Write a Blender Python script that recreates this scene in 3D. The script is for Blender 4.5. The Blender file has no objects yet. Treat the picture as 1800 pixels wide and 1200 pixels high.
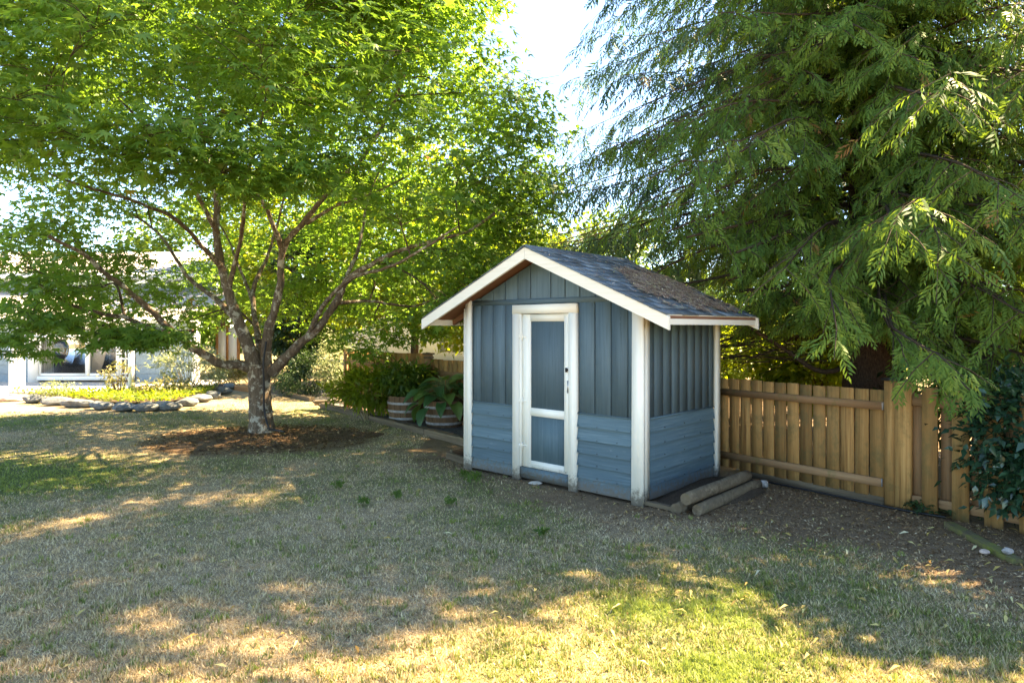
import bpy, math, random
import numpy as np
from mathutils import Matrix, Vector
SC = bpy.context.scene
COL = SC.collection
rng = np.random.default_rng(7)
random.seed(7)
R = math.radians
# ------------------------------------------------------------------ camera, sky, sun, exposure
F, CX, HY, HC = 1160.0, 900.0, 576.0, 1.7            # calibrated on the shed, in photograph pixels
cd = bpy.data.cameras.new('camera'); cam = bpy.data.objects.new('camera', cd); COL.objects.link(cam)
cd.sensor_width = 36.0; cd.lens = 36.0 * F / 1800.0; cd.shift_y = -24.0 / 1800.0
cd.clip_start = 0.05; cd.clip_end = 2000.0
cam.location = (0, 0, HC); cam.rotation_euler = (R(90), 0, 0)
SC.camera = cam
SUN_AZ = Vector((0.91, 0.42, 0)).normalized(); SUN_EL = 50.0
W = bpy.data.worlds.new('World'); SC.world = W; W.use_nodes = True
nt = W.node_tree; nt.nodes.clear()
wo = nt.nodes.new('ShaderNodeOutputWorld'); wb = nt.nodes.new('ShaderNodeBackground'); sk = nt.nodes.new('ShaderNodeTexSky')
sk.sky_type = 'NISHITA'; sk.sun_disc = False; sk.sun_elevation = R(SUN_EL)
sk.sun_rotation = math.atan2(SUN_AZ.x, SUN_AZ.y)
sk.altitude = 50; sk.air_density = 0.8; sk.dust_density = 0.1; sk.ozone_density = 10.0
wb.inputs['Strength'].default_value = 0.085
nt.links.new(sk.outputs[0], wb.inputs[0]); nt.links.new(wb.outputs[0], wo.inputs[0])
sl = bpy.data.lights.new('sun', 'SUN'); sl.energy = 4.3; sl.angle = R(0.53); sl.color = (1.0, 0.93, 0.80)
so = bpy.data.objects.new('sun', sl); COL.objects.link(so); so.location = (20, -8, 25)
tosun = Vector((SUN_AZ.x * math.cos(R(SUN_EL)), SUN_AZ.y * math.cos(R(SUN_EL)), math.sin(R(SUN_EL))))
so.rotation_euler = tosun.to_track_quat('Z', 'Y').to_euler()
SC.view_settings.view_transform = 'Standard'; SC.view_settings.look = 'None'
SC.view_settings.exposure = 3.52; SC.view_settings.gamma = 1.0
SC.view_settings.use_white_balance = True; SC.view_settings.white_balance_temperature = 10200; SC.view_settings.white_balance_tint = 10.0
SC.cycles.max_bounces = 8; SC.cycles.transmission_bounces = 6; SC.cycles.transparent_max_bounces = 8
SC.cycles.diffuse_bounces = 4; SC.cycles.sample_clamp_indirect = 6.0
try:
    SC.cycles.use_denoising = True
except Exception: pass

# ------------------------------------------------------------------ helpers
def gp(px, py, z=0.0):
    Y = (HC - z) * F / (py - HY); return np.array([(px - CX) / F * Y, Y, z])
def at(px, py, Y): return np.array([(px - CX) / F * Y, Y, HC - (py - HY) / F * Y])
def mesh(name, v, f, attrs=None, smooth=False):
    """v (N,3); f list of lists or (M,k) array; attrs: dict name -> per-vertex float array"""
    me = bpy.data.meshes.new(name)
    v = np.asarray(v, dtype=np.float32)
    if isinstance(f, np.ndarray):
        m, k = f.shape
        me.vertices.add(len(v)); me.vertices.foreach_set('co', v.ravel())
        me.loops.add(m * k); me.loops.foreach_set('vertex_index', f.astype(np.int32).ravel())
        me.polygons.add(m); me.polygons.foreach_set('loop_start', np.arange(0, m * k, k, dtype=np.int32))
        try: me.polygons.foreach_set('loop_total', np.full(m, k, dtype=np.int32))
        except Exception: pass
        me.update(calc_edges=True)
    else:
        me.from_pydata(v.tolist(), [], f); me.update()
    if attrs:
        for n, a in attrs.items():
            at_ = me.attributes.new(n, 'FLOAT', 'POINT'); at_.data.foreach_set('value', np.asarray(a, dtype=np.float32))
    if smooth: me.polygons.foreach_set('use_smooth', np.ones(len(me.polygons), dtype=bool))
    return me
def link(name, me, m=None, parent=None, mtx=None):
    o = bpy.data.objects.new(name, me); COL.objects.link(o)
    if m is not None and me is not None and len(me.materials) == 0: me.materials.append(m)
    if parent is not None: o.parent = parent
    if mtx is not None: o.matrix_basis = mtx
    return o
def tag(o, label=None, cat=None, group=None, kind=None):
    if label: o['label'] = label
    if cat: o['category'] = cat
    if group: o['group'] = group
    if kind: o['kind'] = kind
    return o
def empty(name, loc=(0, 0, 0), rz=0.0):
    o = bpy.data.objects.new(name, None); COL.objects.link(o); o.empty_display_size = 0.2
    o.location = loc; o.rotation_euler = (0, 0, rz); return o
BOXF = np.array([[0,3,2,1],[4,5,6,7],[0,1,5,4],[1,2,6,5],[2,3,7,6],[3,0,4,7]])
def boxv(x0, x1, y0, y1, z0, z1, j=0.0):
    v = np.array([[x0,y0,z0],[x1,y0,z0],[x1,y1,z0],[x0,y1,z0],[x0,y0,z1],[x1,y0,z1],[x1,y1,z1],[x0,y1,z1]], float)
    if j: v += rng.normal(0, j, v.shape)
    return v
def box(name, x0, x1, y0, y1, z0, z1, m, parent=None, j=0.0, rot=None):
    """box part whose origin sits at its centre"""
    c = np.array([(x0+x1)/2, (y0+y1)/2, (z0+z1)/2])
    v = boxv(x0, x1, y0, y1, z0, z1, j) - c
    mt = Matrix.Translation(Vector(c))
    if rot is not None: mt = mt @ rot
    return link(name, mesh(name, v, BOXF), m, parent, mt)
def prism(name, poly, axis, d0, d1, m, parent=None):
    """extrude a 2-D polygon: axis 'y' -> poly is (x,z); axis 'x' -> poly is (y,z); axis 'z' -> (x,y)"""
    n = len(poly); v = []
    for d in (d0, d1):
        for a, b in poly:
            v.append({'y': (a, d, b), 'x': (d, a, b), 'z': (a, b, d)}[axis])
    v = np.array(v); c = v.mean(0)
    f = [list(range(n))[::-1], [i + n for i in range(n)]] + [[i, (i+1) % n, (i+1) % n + n, i + n] for i in range(n)]
    me = mesh(name, v - c, f)
    import bmesh
    bm = bmesh.new(); bm.from_mesh(me); bmesh.ops.recalc_face_normals(bm, faces=bm.faces); bm.to_mesh(me); bm.free()
    return link(name, me, m, parent, Matrix.Translation(Vector(c)))
def tube(path, rad, sides=6, cap=True):
    P = np.asarray(path, float); n = len(P); rad = np.broadcast_to(np.asarray(rad, float), (n,))
    T = np.gradient(P, axis=0); T /= np.linalg.norm(T, axis=1)[:, None] + 1e-9
    ref = np.array([0, 0, 1.0]) if abs(T[0][2]) < .9 else np.array([1.0, 0, 0])
    A = np.zeros_like(P); a = np.cross(T[0], ref); a /= np.linalg.norm(a)
    for i in range(n):
        a = a - T[i] * a.dot(T[i]); a /= np.linalg.norm(a) + 1e-9; A[i] = a
    B = np.cross(T, A)
    th = np.linspace(0, 2 * np.pi, sides, endpoint=False)
    v = (P[:, None] + rad[:, None, None] * (np.cos(th)[None, :, None] * A[:, None] + np.sin(th)[None, :, None] * B[:, None])).reshape(-1, 3)
    i = np.arange(n - 1)[:, None] * sides; k = np.arange(sides)[None]; k2 = (k + 1) % sides
    f = np.stack([i + k, i + k2, i + k2 + sides, i + k + sides], -1).reshape(-1, 4)
    if cap:
        v = np.vstack([v, P[0], P[-1]]); c0, c1 = len(v) - 2, len(v) - 1; kk = np.arange(0, sides); k3 = (kk + 1) % sides
        e = (n - 1) * sides
        f = np.vstack([f, np.stack([kk * 0 + c0, kk * 0 + c0, k3, kk], -1)[:, [0, 2, 3, 3]], np.stack([kk * 0 + c1, e + kk, e + k3, e + k3], -1)])
        # degenerate quads are turned into triangles by the list route below
    return v, f
def tubemesh(name, items, smooth=True, sides=6):
    vs, fs, o = [], [], 0
    for path, rad in items:
        v, f = tube(path, rad, sides, cap=False); vs.append(v); fs.append(f + o); o += len(v)
    return mesh(name, np.vstack(vs), np.vstack(fs), smooth=smooth)
def capped(name, path, rad, sides=12, smooth=True):
    v, f = tube(path, rad, sides, cap=False); n = len(path)
    fl = f.tolist() + [list(range(sides))[::-1], [(n - 1) * sides + k for k in range(sides)]]
    me = mesh(name, v, fl)
    if smooth:
        fl_ = np.ones(len(me.polygons), dtype=bool); fl_[-2:] = False; me.polygons.foreach_set('use_smooth', fl_)
    return me
def smoothpath(pts, n=8):
    P = np.asarray(pts, float); out = []
    Q = np.vstack([2 * P[0] - P[1], P, 2 * P[-1] - P[-2]])
    for i in range(1, len(Q) - 2):
        for t in np.linspace(0, 1, n, endpoint=False):
            a, b, c, d = Q[i-1], Q[i], Q[i+1], Q[i+2]
            out.append(.5 * ((2*b) + (-a+c)*t + (2*a-5*b+4*c-d)*t*t + (-a+3*b-3*c+d)*t**3))
    out.append(P[-1]); return np.array(out)
_lat = rng.random((256, 256))
def vnoise(x, y, s=1.0, seed=0):
    x = np.asarray(x) / s + 37.3 * seed + 500; y = np.asarray(y) / s + 91.7 * seed + 500
    i, j = np.floor(x).astype(int), np.floor(y).astype(int); u, v = x - i, y - j; u = u*u*(3-2*u); v = v*v*(3-2*v)
    g = lambda a, b: _lat[a % 256, b % 256]
    return (g(i,j)*(1-u)+g(i+1,j)*u)*(1-v)+(g(i,j+1)*(1-u)+g(i+1,j+1)*u)*v
def fnoise(x, y, s=1.0, seed=0):
    return (vnoise(x, y, s, seed)*.5 + vnoise(x, y, s/2.1, seed+1)*.3 + vnoise(x, y, s/4.3, seed+2)*.2)
def sstep(a, b, x): t = np.clip((x - a) / (b - a), 0, 1); return t * t * (3 - 2 * t)

# ------------------------------------------------------------------ materials
class NB:
    def __init__(s, name):
        s.m = bpy.data.materials.new(name); s.m.use_nodes = True; s.t = s.m.node_tree; s.t.nodes.clear()
        s.out = s.t.nodes.new('ShaderNodeOutputMaterial')
    def n(s, typ, **kw):
        x = s.t.nodes.new('ShaderNode' + typ)
        for k, v in kw.items():
            if k.startswith('i_'):
                key = k[2:]; key = int(key) if key.isdigit() else key.replace('_', ' ')
                if hasattr(v, 'node'): s.t.links.new(v, x.inputs[key])
                else: x.inputs[key].default_value = v
            else: setattr(x, k, v)
        return x
    def l(s, a, b): s.t.links.new(a, b)
    def ramp(s, fac, stops):
        r = s.n('ValToRGB'); s.l(fac, r.inputs[0]); e = r.color_ramp.elements
        while len(e) > 1: e.remove(e[-1])
        for k, (p, c) in enumerate(stops):
            q = e[0] if k == 0 else e.new(p)
            q.position = p; q.color = (*c, 1) if len(c) == 3 else c
        return r.outputs[0]
    def mix(s, fac, a, b, mode='MIX'):
        x = s.n('MixRGB', blend_type=mode)
        for k, v in ((0, fac), (1, a), (2, b)):
            if hasattr(v, 'node'): s.l(v, x.inputs[k])
            else: x.inputs[k].default_value = v if k == 0 else (*v, 1)
        return x.outputs[0]
    def coord(s, scale=(1, 1, 1), rnd=True, src='Object'):
        tc = s.n('TexCoord'); mp = s.n('Mapping'); mp.inputs['Scale'].default_value = scale
        s.l(tc.outputs[src], mp.inputs[0])
        if rnd:
            oi = s.n('ObjectInfo'); mu = s.n('Math', operation='MULTIPLY'); s.l(oi.outputs['Random'], mu.inputs[0]); mu.inputs[1].default_value = 53.0
            cb = s.n('CombineXYZ')
            for k in range(3): s.l(mu.outputs[0], cb.inputs[k])
            s.l(cb.outputs[0], mp.inputs['Location'])
        return mp.outputs[0]
    def pos(s): return s.n('NewGeometry').outputs['Position']
    def noise(s, vec, scale=5.0, detail=4, rough=.6):
        x = s.n('TexNoise'); s.l(vec, x.inputs['Vector']); x.inputs['Scale'].default_value = scale
        x.inputs['Detail'].default_value = detail; x.inputs['Roughness'].default_value = rough; return x.outputs['Fac']
    def attr(s, name): return s.n('Attribute', attribute_name=name).outputs['Fac']
    def finish(s, col, rough=.7, bump=None, bs=.3, bd=.01, spec=.3, metal=0.0):
        p = s.n('BsdfPrincipled')
        if hasattr(col, 'node'): s.l(col, p.inputs['Base Color'])
        else: p.inputs['Base Color'].default_value = (*col, 1)
        if hasattr(rough, 'node'): s.l(rough, p.inputs['Roughness'])
        else: p.inputs['Roughness'].default_value = rough
        p.inputs['Specular IOR Level'].default_value = spec; p.inputs['Metallic'].default_value = metal
        if bump is not None:
            b = s.n('Bump'); b.inputs['Strength'].default_value = bs; b.inputs['Distance'].default_value = bd
            s.l(bump, b.inputs['Height']); s.l(b.outputs[0], p.inputs['Normal'])
        s.l(p.outputs[0], s.out.inputs[0]); return s.m
def leafmat(name, stops, trans, tfac=.4, rough=.45, spec=.35, var=None):
    b = NB(name); a = b.attr('rnd'); c = b.ramp(a, stops)
    p = b.n('BsdfPrincipled'); b.l(c, p.inputs['Base Color']); p.inputs['Roughness'].default_value = rough; p.inputs['Specular IOR Level'].default_value = spec
    t = b.n('BsdfTranslucent'); tc = b.mix(.6, c, trans, 'MIX'); b.l(tc, t.inputs[0])
    mx = b.n('MixShader'); mx.inputs[0].default_value = tfac; b.l(p.outputs[0], mx.inputs[1]); b.l(t.outputs[0], mx.inputs[2])
    b.l(mx.outputs[0], b.out.inputs[0]); return b.m
def woodmat(name, dark, mid, light, axis, rough=.8, moss=None, mossamt=.45, spec=.2, fine=60, peel=None, peelamt=.66, bs=.35, vlo=.84, vhi=1.14, splash=False):
    """painted or bare timber: grain stretched along one local axis, patches of wear, per-board tone"""
    b = NB(name); k = {'x': 0, 'y': 1, 'z': 2}[axis]
    sc = [fine] * 3; sc[k] = fine * .035; g = b.noise(b.coord(tuple(sc)), 1.0, 5, .65)
    sc2 = [4.0] * 3; sc2[k] = 1.2; w = b.noise(b.coord(tuple(sc2)), 1.0, 5, .7)
    c = b.ramp(g, [(.28, dark), (.5, mid), (.75, light)])
    c2 = b.mix(b.ramp(w, [(.35, (0, 0, 0)), (.7, (1, 1, 1))]), c, mid)
    oi = b.n('ObjectInfo'); hv = b.n('HueSaturation'); b.l(c2, hv.inputs['Color'])
    mr = b.n('MapRange'); b.l(oi.outputs['Random'], mr.inputs[0]); mr.inputs[3].default_value = vlo; mr.inputs[4].default_value = vhi; b.l(mr.outputs[0], hv.inputs['Value'])
    c3 = hv.outputs[0]
    if peel:
        psc = [13.0] * 3; psc[k] = 3.2; pn = b.noise(b.coord(tuple(psc)), 1.0, 8, .78)
        c3 = b.mix(b.ramp(pn, [(peelamt, (0, 0, 0)), (peelamt + .09, (.75, .75, .75))]), c3, peel)
    if moss:
        mn = b.noise(b.coord((5, 5, 3)), 1.0, 6, .75)
        c3 = b.mix(b.ramp(mn, [(mossamt, (0, 0, 0)), (mossamt + .22, (.85, .85, .85))]), c3, moss)
    if splash:
        sp = b.n('SeparateXYZ'); b.l(b.pos(), sp.inputs[0]); dn = b.noise(b.pos(), 26, 5, .7); h = b.n('MapRange'); b.l(sp.outputs[2], h.inputs[0]); h.inputs[1].default_value = .0; h.inputs[2].default_value = .26; h.inputs[3].default_value = .62; h.inputs[4].default_value = .0
        mu = b.n('Math', operation='ADD'); b.l(h.outputs[0], mu.inputs[0]); b.l(dn, mu.inputs[1])
        c3 = b.mix(b.ramp(mu.outputs[0], [(.72, (0, 0, 0)), (1.0, (.8, .8, .8))]), c3, (.12, .09, .06))
    return b.finish(c3, rough, g, bs, .004, spec)
M = {}
BLU = ((.048, .080, .094), (.080, .130, .152), (.116, .176, .202))
LBL = ((.046, .086, .102), (.074, .134, .156), (.138, .205, .224))
for ax in 'xyz':
    M['blue_' + ax] = woodmat('slate_blue_paint_' + ax, *BLU, ax, .62, peel=(.17, .225, .24), peelamt=.62)
    M['lap_' + ax] = woodmat('worn_blue_paint_' + ax, *LBL, ax, .68, peel=(.33, .37, .37), peelamt=.63, splash=True)
    M['white_' + ax] = woodmat('cream_white_paint_' + ax, (.66, .63, .52), (.76, .735, .64), (.82, .80, .73), ax, .6, peel=(.40, .36, .27), peelamt=.68, bs=.3, splash=True)
    M['fence_' + ax] = woodmat('weathered_cedar_board_' + ax, (.14, .062, .022), (.37, .195, .068), (.54, .325, .13), ax, .85, moss=(.10, .095, .04), mossamt=.50, fine=32, vlo=.58, vhi=1.15, bs=.6)
    M['rail_' + ax] = woodmat('brown_rail_timber_' + ax, (.16, .085, .045), (.26, .145, .072), (.34, .21, .11), ax, .85, moss=(.10, .12, .03), mossamt=.55, fine=45)
    M['timber_' + ax] = woodmat('grey_landscape_timber_' + ax, (.045, .030, .018), (.13, .095, .060), (.26, .20, .13), ax, .9, fine=26, bs=.9, moss=(.10, .10, .05), mossamt=.58)
    M['mossy_' + ax] = woodmat('moss_covered_timber_' + ax, (.06, .045, .03), (.12, .095, .055), (.20, .17, .09), ax, .95, moss=(.17, .20, .03), mossamt=.43, fine=40)
    M['raw_' + ax] = woodmat('raw_brown_sheathing_' + ax, (.13, .06, .035), (.21, .10, .06), (.28, .15, .09), ax, .85)
    M['barrel_' + ax] = woodmat('old_barrel_oak_' + ax, (.06, .035, .02), (.13, .075, .04), (.24, .14, .075), ax, .85)
def m_shingle():
    b = NB('asphalt_shingle'); v = b.coord((1, 1, 1)); n1 = b.noise(v, 240, 2, .6); n2 = b.noise(v, 6, 4, .6)
    c = b.ramp(n1, [(.3, (.058, .074, .082)), (.55, (.13, .16, .176)), (.8, (.25, .29, .31))])
    oi = b.n('ObjectInfo'); hv = b.n('HueSaturation'); b.l(c, hv.inputs['Color']); mr = b.n('MapRange'); b.l(oi.outputs['Random'], mr.inputs[0])
    mr.inputs[3].default_value = .6; mr.inputs[4].default_value = 1.5; b.l(mr.outputs[0], hv.inputs['Value'])
    c = b.mix(b.ramp(n2, [(.45, (0, 0, 0)), (.75, (.5, .5, .5))]), hv.outputs[0], (.06, .065, .05))
    return b.finish(c, .92, n1, .6, .003, .25)
M['shingle'] = m_shingle()
M['gap_shade'] = NB('gap_shade_backing').finish((.012, .013, .014), .9)  # near-black wall backing: shade in the gaps between boards is put into its colour
def m_bark(name, a, b_, c, lich=None, axis='z', scale=9, spec=.1):
    b = NB(name); v = b.coord((scale, scale, scale * .25), rnd=False); n1 = b.noise(v, 3.0, 7, .75); v2 = b.coord((1, 1, 1), rnd=False); n2 = b.noise(v2, 7, 6, .75); n3 = b.noise(v2, 45, 4, .7)
    col = b.ramp(n1, [(.3, a), (.5, b_), (.72, c)])
    if lich:
        col = b.mix(b.ramp(n2, [(.53, (0, 0, 0)), (.58, (.85, .85, .85))]), col, lich)
        col = b.mix(b.ramp(n3, [(.60, (0, 0, 0)), (.72, (.55, .55, .55))]), col, (.03, .025, .02))
    return b.finish(col, .92, n1, .9, .02, spec)
M['maple_bark'] = m_bark('lichened_maple_bark', (.055, .038, .026), (.125, .088, .06), (.22, .165, .115), lich=(.40, .36, .28))
M['cedar_bark'] = m_bark('stringy_cedar_bark', (.03, .018, .012), (.075, .045, .03), (.14, .09, .06), scale=30)
M['twig'] = m_bark('dark_twig_bark', (.035, .025, .018), (.07, .05, .035), (.12, .09, .06))
G = lambda *s: [(i / (len(s) - 1), c) for i, c in enumerate(s)]
M['maple_leaf'] = leafmat('maple_leaf', [(0, (.046, .120, .022)), (.35, (.080, .182, .030)), (.7, (.130, .245, .042)), (.93, (.20, .30, .055)), (.975, (.22, .13, .03)), (1, (.30, .10, .03))], (.24, .42, .04), .53, .42, .4)
M['cedar_leaf'] = leafmat('cedar_scale_foliage', [(0, (.034, .092, .022)), (.4, (.070, .155, .030)), (.75, (.135, .225, .038)), (.965, (.21, .28, .055)), (.985, (.22, .10, .035)), (1, (.26, .13, .05))], (.28, .40, .03), .40, .6, .2)
M['blue_cedar_leaf'] = leafmat('bluish_cedar_foliage', [(0, (.026, .070, .036)), (.5, (.052, .115, .048)), (.9, (.10, .175, .055)), (.99, (.16, .10, .04)), (1, (.2, .1, .04))], (.09, .20, .04), .25, .5, .35)
M['lime_leaf'] = leafmat('yellow_green_leaf', [(0, (.07, .13, .012)), (.5, (.13, .20, .018)), (1, (.22, .27, .03))], (.42, .48, .03), .5, .5, .3)
M['mid_leaf'] = leafmat('mid_green_leaf', [(0, (.03, .08, .015)), (.5, (.055, .12, .02)), (1, (.10, .17, .03))], (.25, .36, .03), .42, .45, .35)
M['dark_leaf'] = leafmat('dark_evergreen_leaf', [(0, (.010, .030, .012)), (.6, (.022, .052, .018)), (1, (.05, .085, .025))], (.10, .18, .03), .2, .5, .3)
M['camellia_leaf'] = leafmat('glossy_camellia_leaf', [(0, (.008, .034, .020)), (.6, (.016, .060, .030)), (1, (.032, .095, .042))], (.08, .20, .03), .16, .22, .6)
M['varieg_leaf'] = leafmat('variegated_pale_leaf', [(0, (.05, .09, .03)), (.45, (.16, .20, .08)), (1, (.55, .55, .38))], (.5, .55, .25), .35, .5, .3)
M['rose_leaf'] = leafmat('bronze_rose_leaf', [(0, (.08, .11, .03)), (.5, (.16, .15, .05)), (.8, (.30, .24, .10)), (1, (.5, .36, .22))], (.4, .38, .1), .4, .5, .3)
M['hosta_leaf'] = None
M['grassblade'] = None
def m_hosta():
    b = NB('hosta_leaf'); oi = b.n('ObjectInfo'); c = b.ramp(oi.outputs['Random'], [(0, (.022, .085, .030)), (.5, (.038, .125, .036)), (.85, (.075, .17, .04)), (1, (.13, .20, .045))])
    x = b.n('TexCoord'); sp = b.n('SeparateXYZ'); b.l(x.outputs['Object'], sp.inputs[0])
    wv = b.n('Math', operation='SINE'); mu = b.n('Math', operation='MULTIPLY'); b.l(sp.outputs[1], mu.inputs[0]); mu.inputs[1].default_value = 260; b.l(mu.outputs[0], wv.inputs[0])
    p = b.n('BsdfPrincipled'); b.l(c, p.inputs['Base Color']); p.inputs['Roughness'].default_value = .38
    bp = b.n('Bump'); bp.inputs['Strength'].default_value = .35; bp.inputs['Distance'].default_value = .006; b.l(wv.outputs[0], bp.inputs['Height']); b.l(bp.outputs[0], p.inputs['Normal'])
    t = b.n('BsdfTranslucent'); b.l(b.mix(.5, c, (.3, .42, .04)), t.inputs[0]); mx = b.n('MixShader'); mx.inputs[0].default_value = .3
    b.l(p.outputs[0], mx.inputs[1]); b.l(t.outputs[0], mx.inputs[2]); b.l(mx.outputs[0], b.out.inputs[0]); return b.m
M['hosta_leaf'] = m_hosta()
GREEN = [(0, (.075, .115, .026)), (.5, (.14, .19, .042)), (1, (.24, .30, .065))]
STRAW = [(0, (.30, .20, .10)), (.5, (.56, .41, .225)), (1, (.78, .62, .39))]
def m_grass():
    b = NB('grass_blade'); r = b.attr('rnd'); d = b.attr('dry')
    c = b.mix(d, b.ramp(r, GREEN), b.ramp(r, STRAW))
    p = b.n('BsdfPrincipled'); b.l(c, p.inputs['Base Color']); p.inputs['Roughness'].default_value = .55; p.inputs['Specular IOR Level'].default_value = .25
    t = b.n('BsdfTranslucent'); b.l(b.mix(.3, c, (.3, .34, .05)), t.inputs[0]); mx = b.n('MixShader'); mx.inputs[0].default_value = .3
    b.l(p.outputs[0], mx.inputs[1]); b.l(t.outputs[0], mx.inputs[2]); b.l(mx.outputs[0], b.out.inputs[0]); return b.m
M['grass'] = m_grass()
def m_ground():
    b = NB('lawn_and_soil'); s = b.attr('soil'); d = b.attr('dry'); p = b.pos()
    n1 = b.noise(p, 55, 5, .7); n2 = b.noise(p, 9, 5, .65); n3 = b.noise(p, 160, 3, .7)
    g = b.ramp(n1, [(.3, (.045, .062, .020)), (.55, (.10, .13, .04)), (.8, (.17, .19, .065))])
    t = b.ramp(n1, [(.3, (.16, .115, .068)), (.52, (.36, .27, .165)), (.8, (.56, .45, .30))])
    e = b.ramp(n3, [(.28, (.075, .047, .028)), (.5, (.21, .138, .082)), (.70, (.37, .255, .158)), (.88, (.55, .41, .26))])
    c = b.mix(d, g, t); c = b.mix(s, c, e)
    c = b.mix(b.ramp(n2, [(.35, (.5, .5, .5)), (.55, (0, 0, 0))]), c, (.10, .075, .05))
    return b.finish(c, .95, n1, .8, .02, .1)
M['ground'] = m_ground()
def m_simple(name, c0, c1, scale=30, rough=.9, bs=.5, bd=.01, spec=.2, src='pos', c2=None):
    b = NB(name); v = b.pos() if src == 'pos' else b.coord((1, 1, 1)); n = b.noise(v, scale, 6, .7)
    st = [(.3, c0), (.65, c1)] + ([(.85, c2)] if c2 else [])
    return b.finish(b.ramp(n, st), rough, n, bs, bd, spec)
M['mulch'] = m_simple('bark_mulch_soil', (.065, .038, .023), (.19, .118, .070), 70, .95, 1, .02, .1, c2=(.36, .24, .15))
M['soil'] = m_simple('dark_bed_soil', (.035, .024, .016), (.105, .075, .052), 60, .95, 1, .02, .1, c2=(.22, .16, .11))
M['gravel'] = m_simple('grey_gravel', (.05, .045, .04), (.17, .16, .15), 70, .9, 1, .02, .2, c2=(.33, .31, .29))
M['patio'] = m_simple('pale_patio_concrete', (.42, .40, .37), (.56, .54, .50), 6, .85, .2, .005, .2)
M['stone'] = m_simple('blue_grey_border_stone', (.07, .075, .076), (.17, .18, .18), 9, .85, .8, .02, .3, src='obj', c2=(.42, .39, .34))
M['palestone'] = m_simple('pale_stone', (.16, .15, .14), (.34, .32, .30), 22, .8, .5, .01, .3, src='obj')
M['pinkstone'] = m_simple('pinkish_stone', (.30, .20, .15), (.52, .40, .33), 14, .85, .5, .01, .2, src='obj')
M['concrete'] = m_simple('broken_concrete', (.30, .26, .21), (.48, .43, .36), 25, .9, .5, .01, .2, src='obj')
M['litter'] = leafmat('dry_leaf_litter', [(0, (.07, .036, .018)), (.5, (.22, .125, .062)), (.85, (.42, .27, .14)), (1, (.60, .47, .29))], (.3, .2, .1), .15, .8, .1)
M['needles'] = leafmat('dry_cedar_needles', [(0, (.16, .075, .045)), (.45, (.40, .215, .14)), (.85, (.72, .52, .38)), (1, (.70, .60, .24))], (.3, .2, .1), .1, .8, .1)
M['fallen'] = leafmat('fallen_yellow_leaf', [(0, (.30, .16, .05)), (.5, (.45, .33, .10)), (.8, (.60, .50, .20)), (1, (.62, .56, .38))], (.6, .5, .15), .2, .6, .2)
M['metal'] = NB('galvanised_hardware').finish((.45, .45, .43), .4, metal=.9)
M['dkmetal'] = NB('dark_iron_latch').finish((.05, .045, .04), .45, metal=.8)
M['hoop'] = m_simple('rusty_grey_barrel_hoop', (.16, .15, .14), (.34, .33, .31), 20, .55, .2, .003, .4, src='obj')
M['black'] = NB('black_rubber').finish((.012, .012, .013), .45)
M['hwhite'] = NB('house_white_trim').finish((.80, .80, .78), .6)
M['hsiding'] = m_simple('pale_blue_house_siding', (.17, .23, .27), (.22, .29, .33), 12, .7, .1, .002, .2, src='obj')
M['hroof'] = m_simple('pale_beige_roofing', (.36, .30, .27), (.46, .40, .36), 40, .85, .3, .004, .2, src='obj')
M['hinside'] = NB('dim_room').finish((.16, .11, .08), .9)
M['curtain'] = NB('pale_curtain').finish((.62, .60, .52), .9)
M['blind'] = NB('pinkish_blind').finish((.52, .42, .38), .9)
def m_glass():
    b = NB('window_glass'); g = b.n('BsdfGlossy'); g.inputs['Roughness'].default_value = .02; t = b.n('BsdfTransparent'); t.inputs[0].default_value = (.9, .93, .92, 1)
    fr = b.n('Fresnel'); fr.inputs[0].default_value = 1.5; mx = b.n('MixShader'); b.l(fr.outputs[0], mx.inputs[0]); b.l(t.outputs[0], mx.inputs[1]); b.l(g.outputs[0], mx.inputs[2]); b.l(mx.outputs[0], b.out.inputs[0]); return b.m
M['glass'] = m_glass()
M['orangewood'] = m_simple('orange_stained_wood', (.30, .13, .05), (.45, .22, .09), 20, .8, .3, .004, .2, src='obj')
M['stem'] = NB('pale_green_stem').finish((.12, .15, .05), .7)
M['drystem'] = NB('tan_dry_stem').finish((.30, .23, .12), .8)

# ------------------------------------------------------------------ shed frame (from calibration)
SX, SY, SROT = 1.2447, 6.341, math.atan2(-.6805, .7327)
EX = np.array([math.cos(SROT), math.sin(SROT)]); EY = np.array([-math.sin(SROT), math.cos(SROT)])
def shed_local(X, Y):
    d0, d1 = X - SX, Y - SY; return d0 * EX[0] + d1 * EX[1], d0 * EY[0] + d1 * EY[1]
def shed_world(x, y, z=0.0): return np.array([SX + x*EX[0] + y*EY[0], SY + x*EX[1] + y*EY[1], z])
FP = [np.array(p) for p in ((3.60, 6.28), (2.43, 7.78), (-1.55, 12.3), (-2.55, 13.05), (-3.48, 14.0))]
FDIR = (FP[0] - FP[1]) / np.linalg.norm(FP[0] - FP[1])
EDGE = np.array([gp(475, 688), gp(549, 706), gp(570, 717), gp(699, 750), gp(826, 784)])[:, :2]
TREE = gp(461, 765)[:2]

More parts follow.
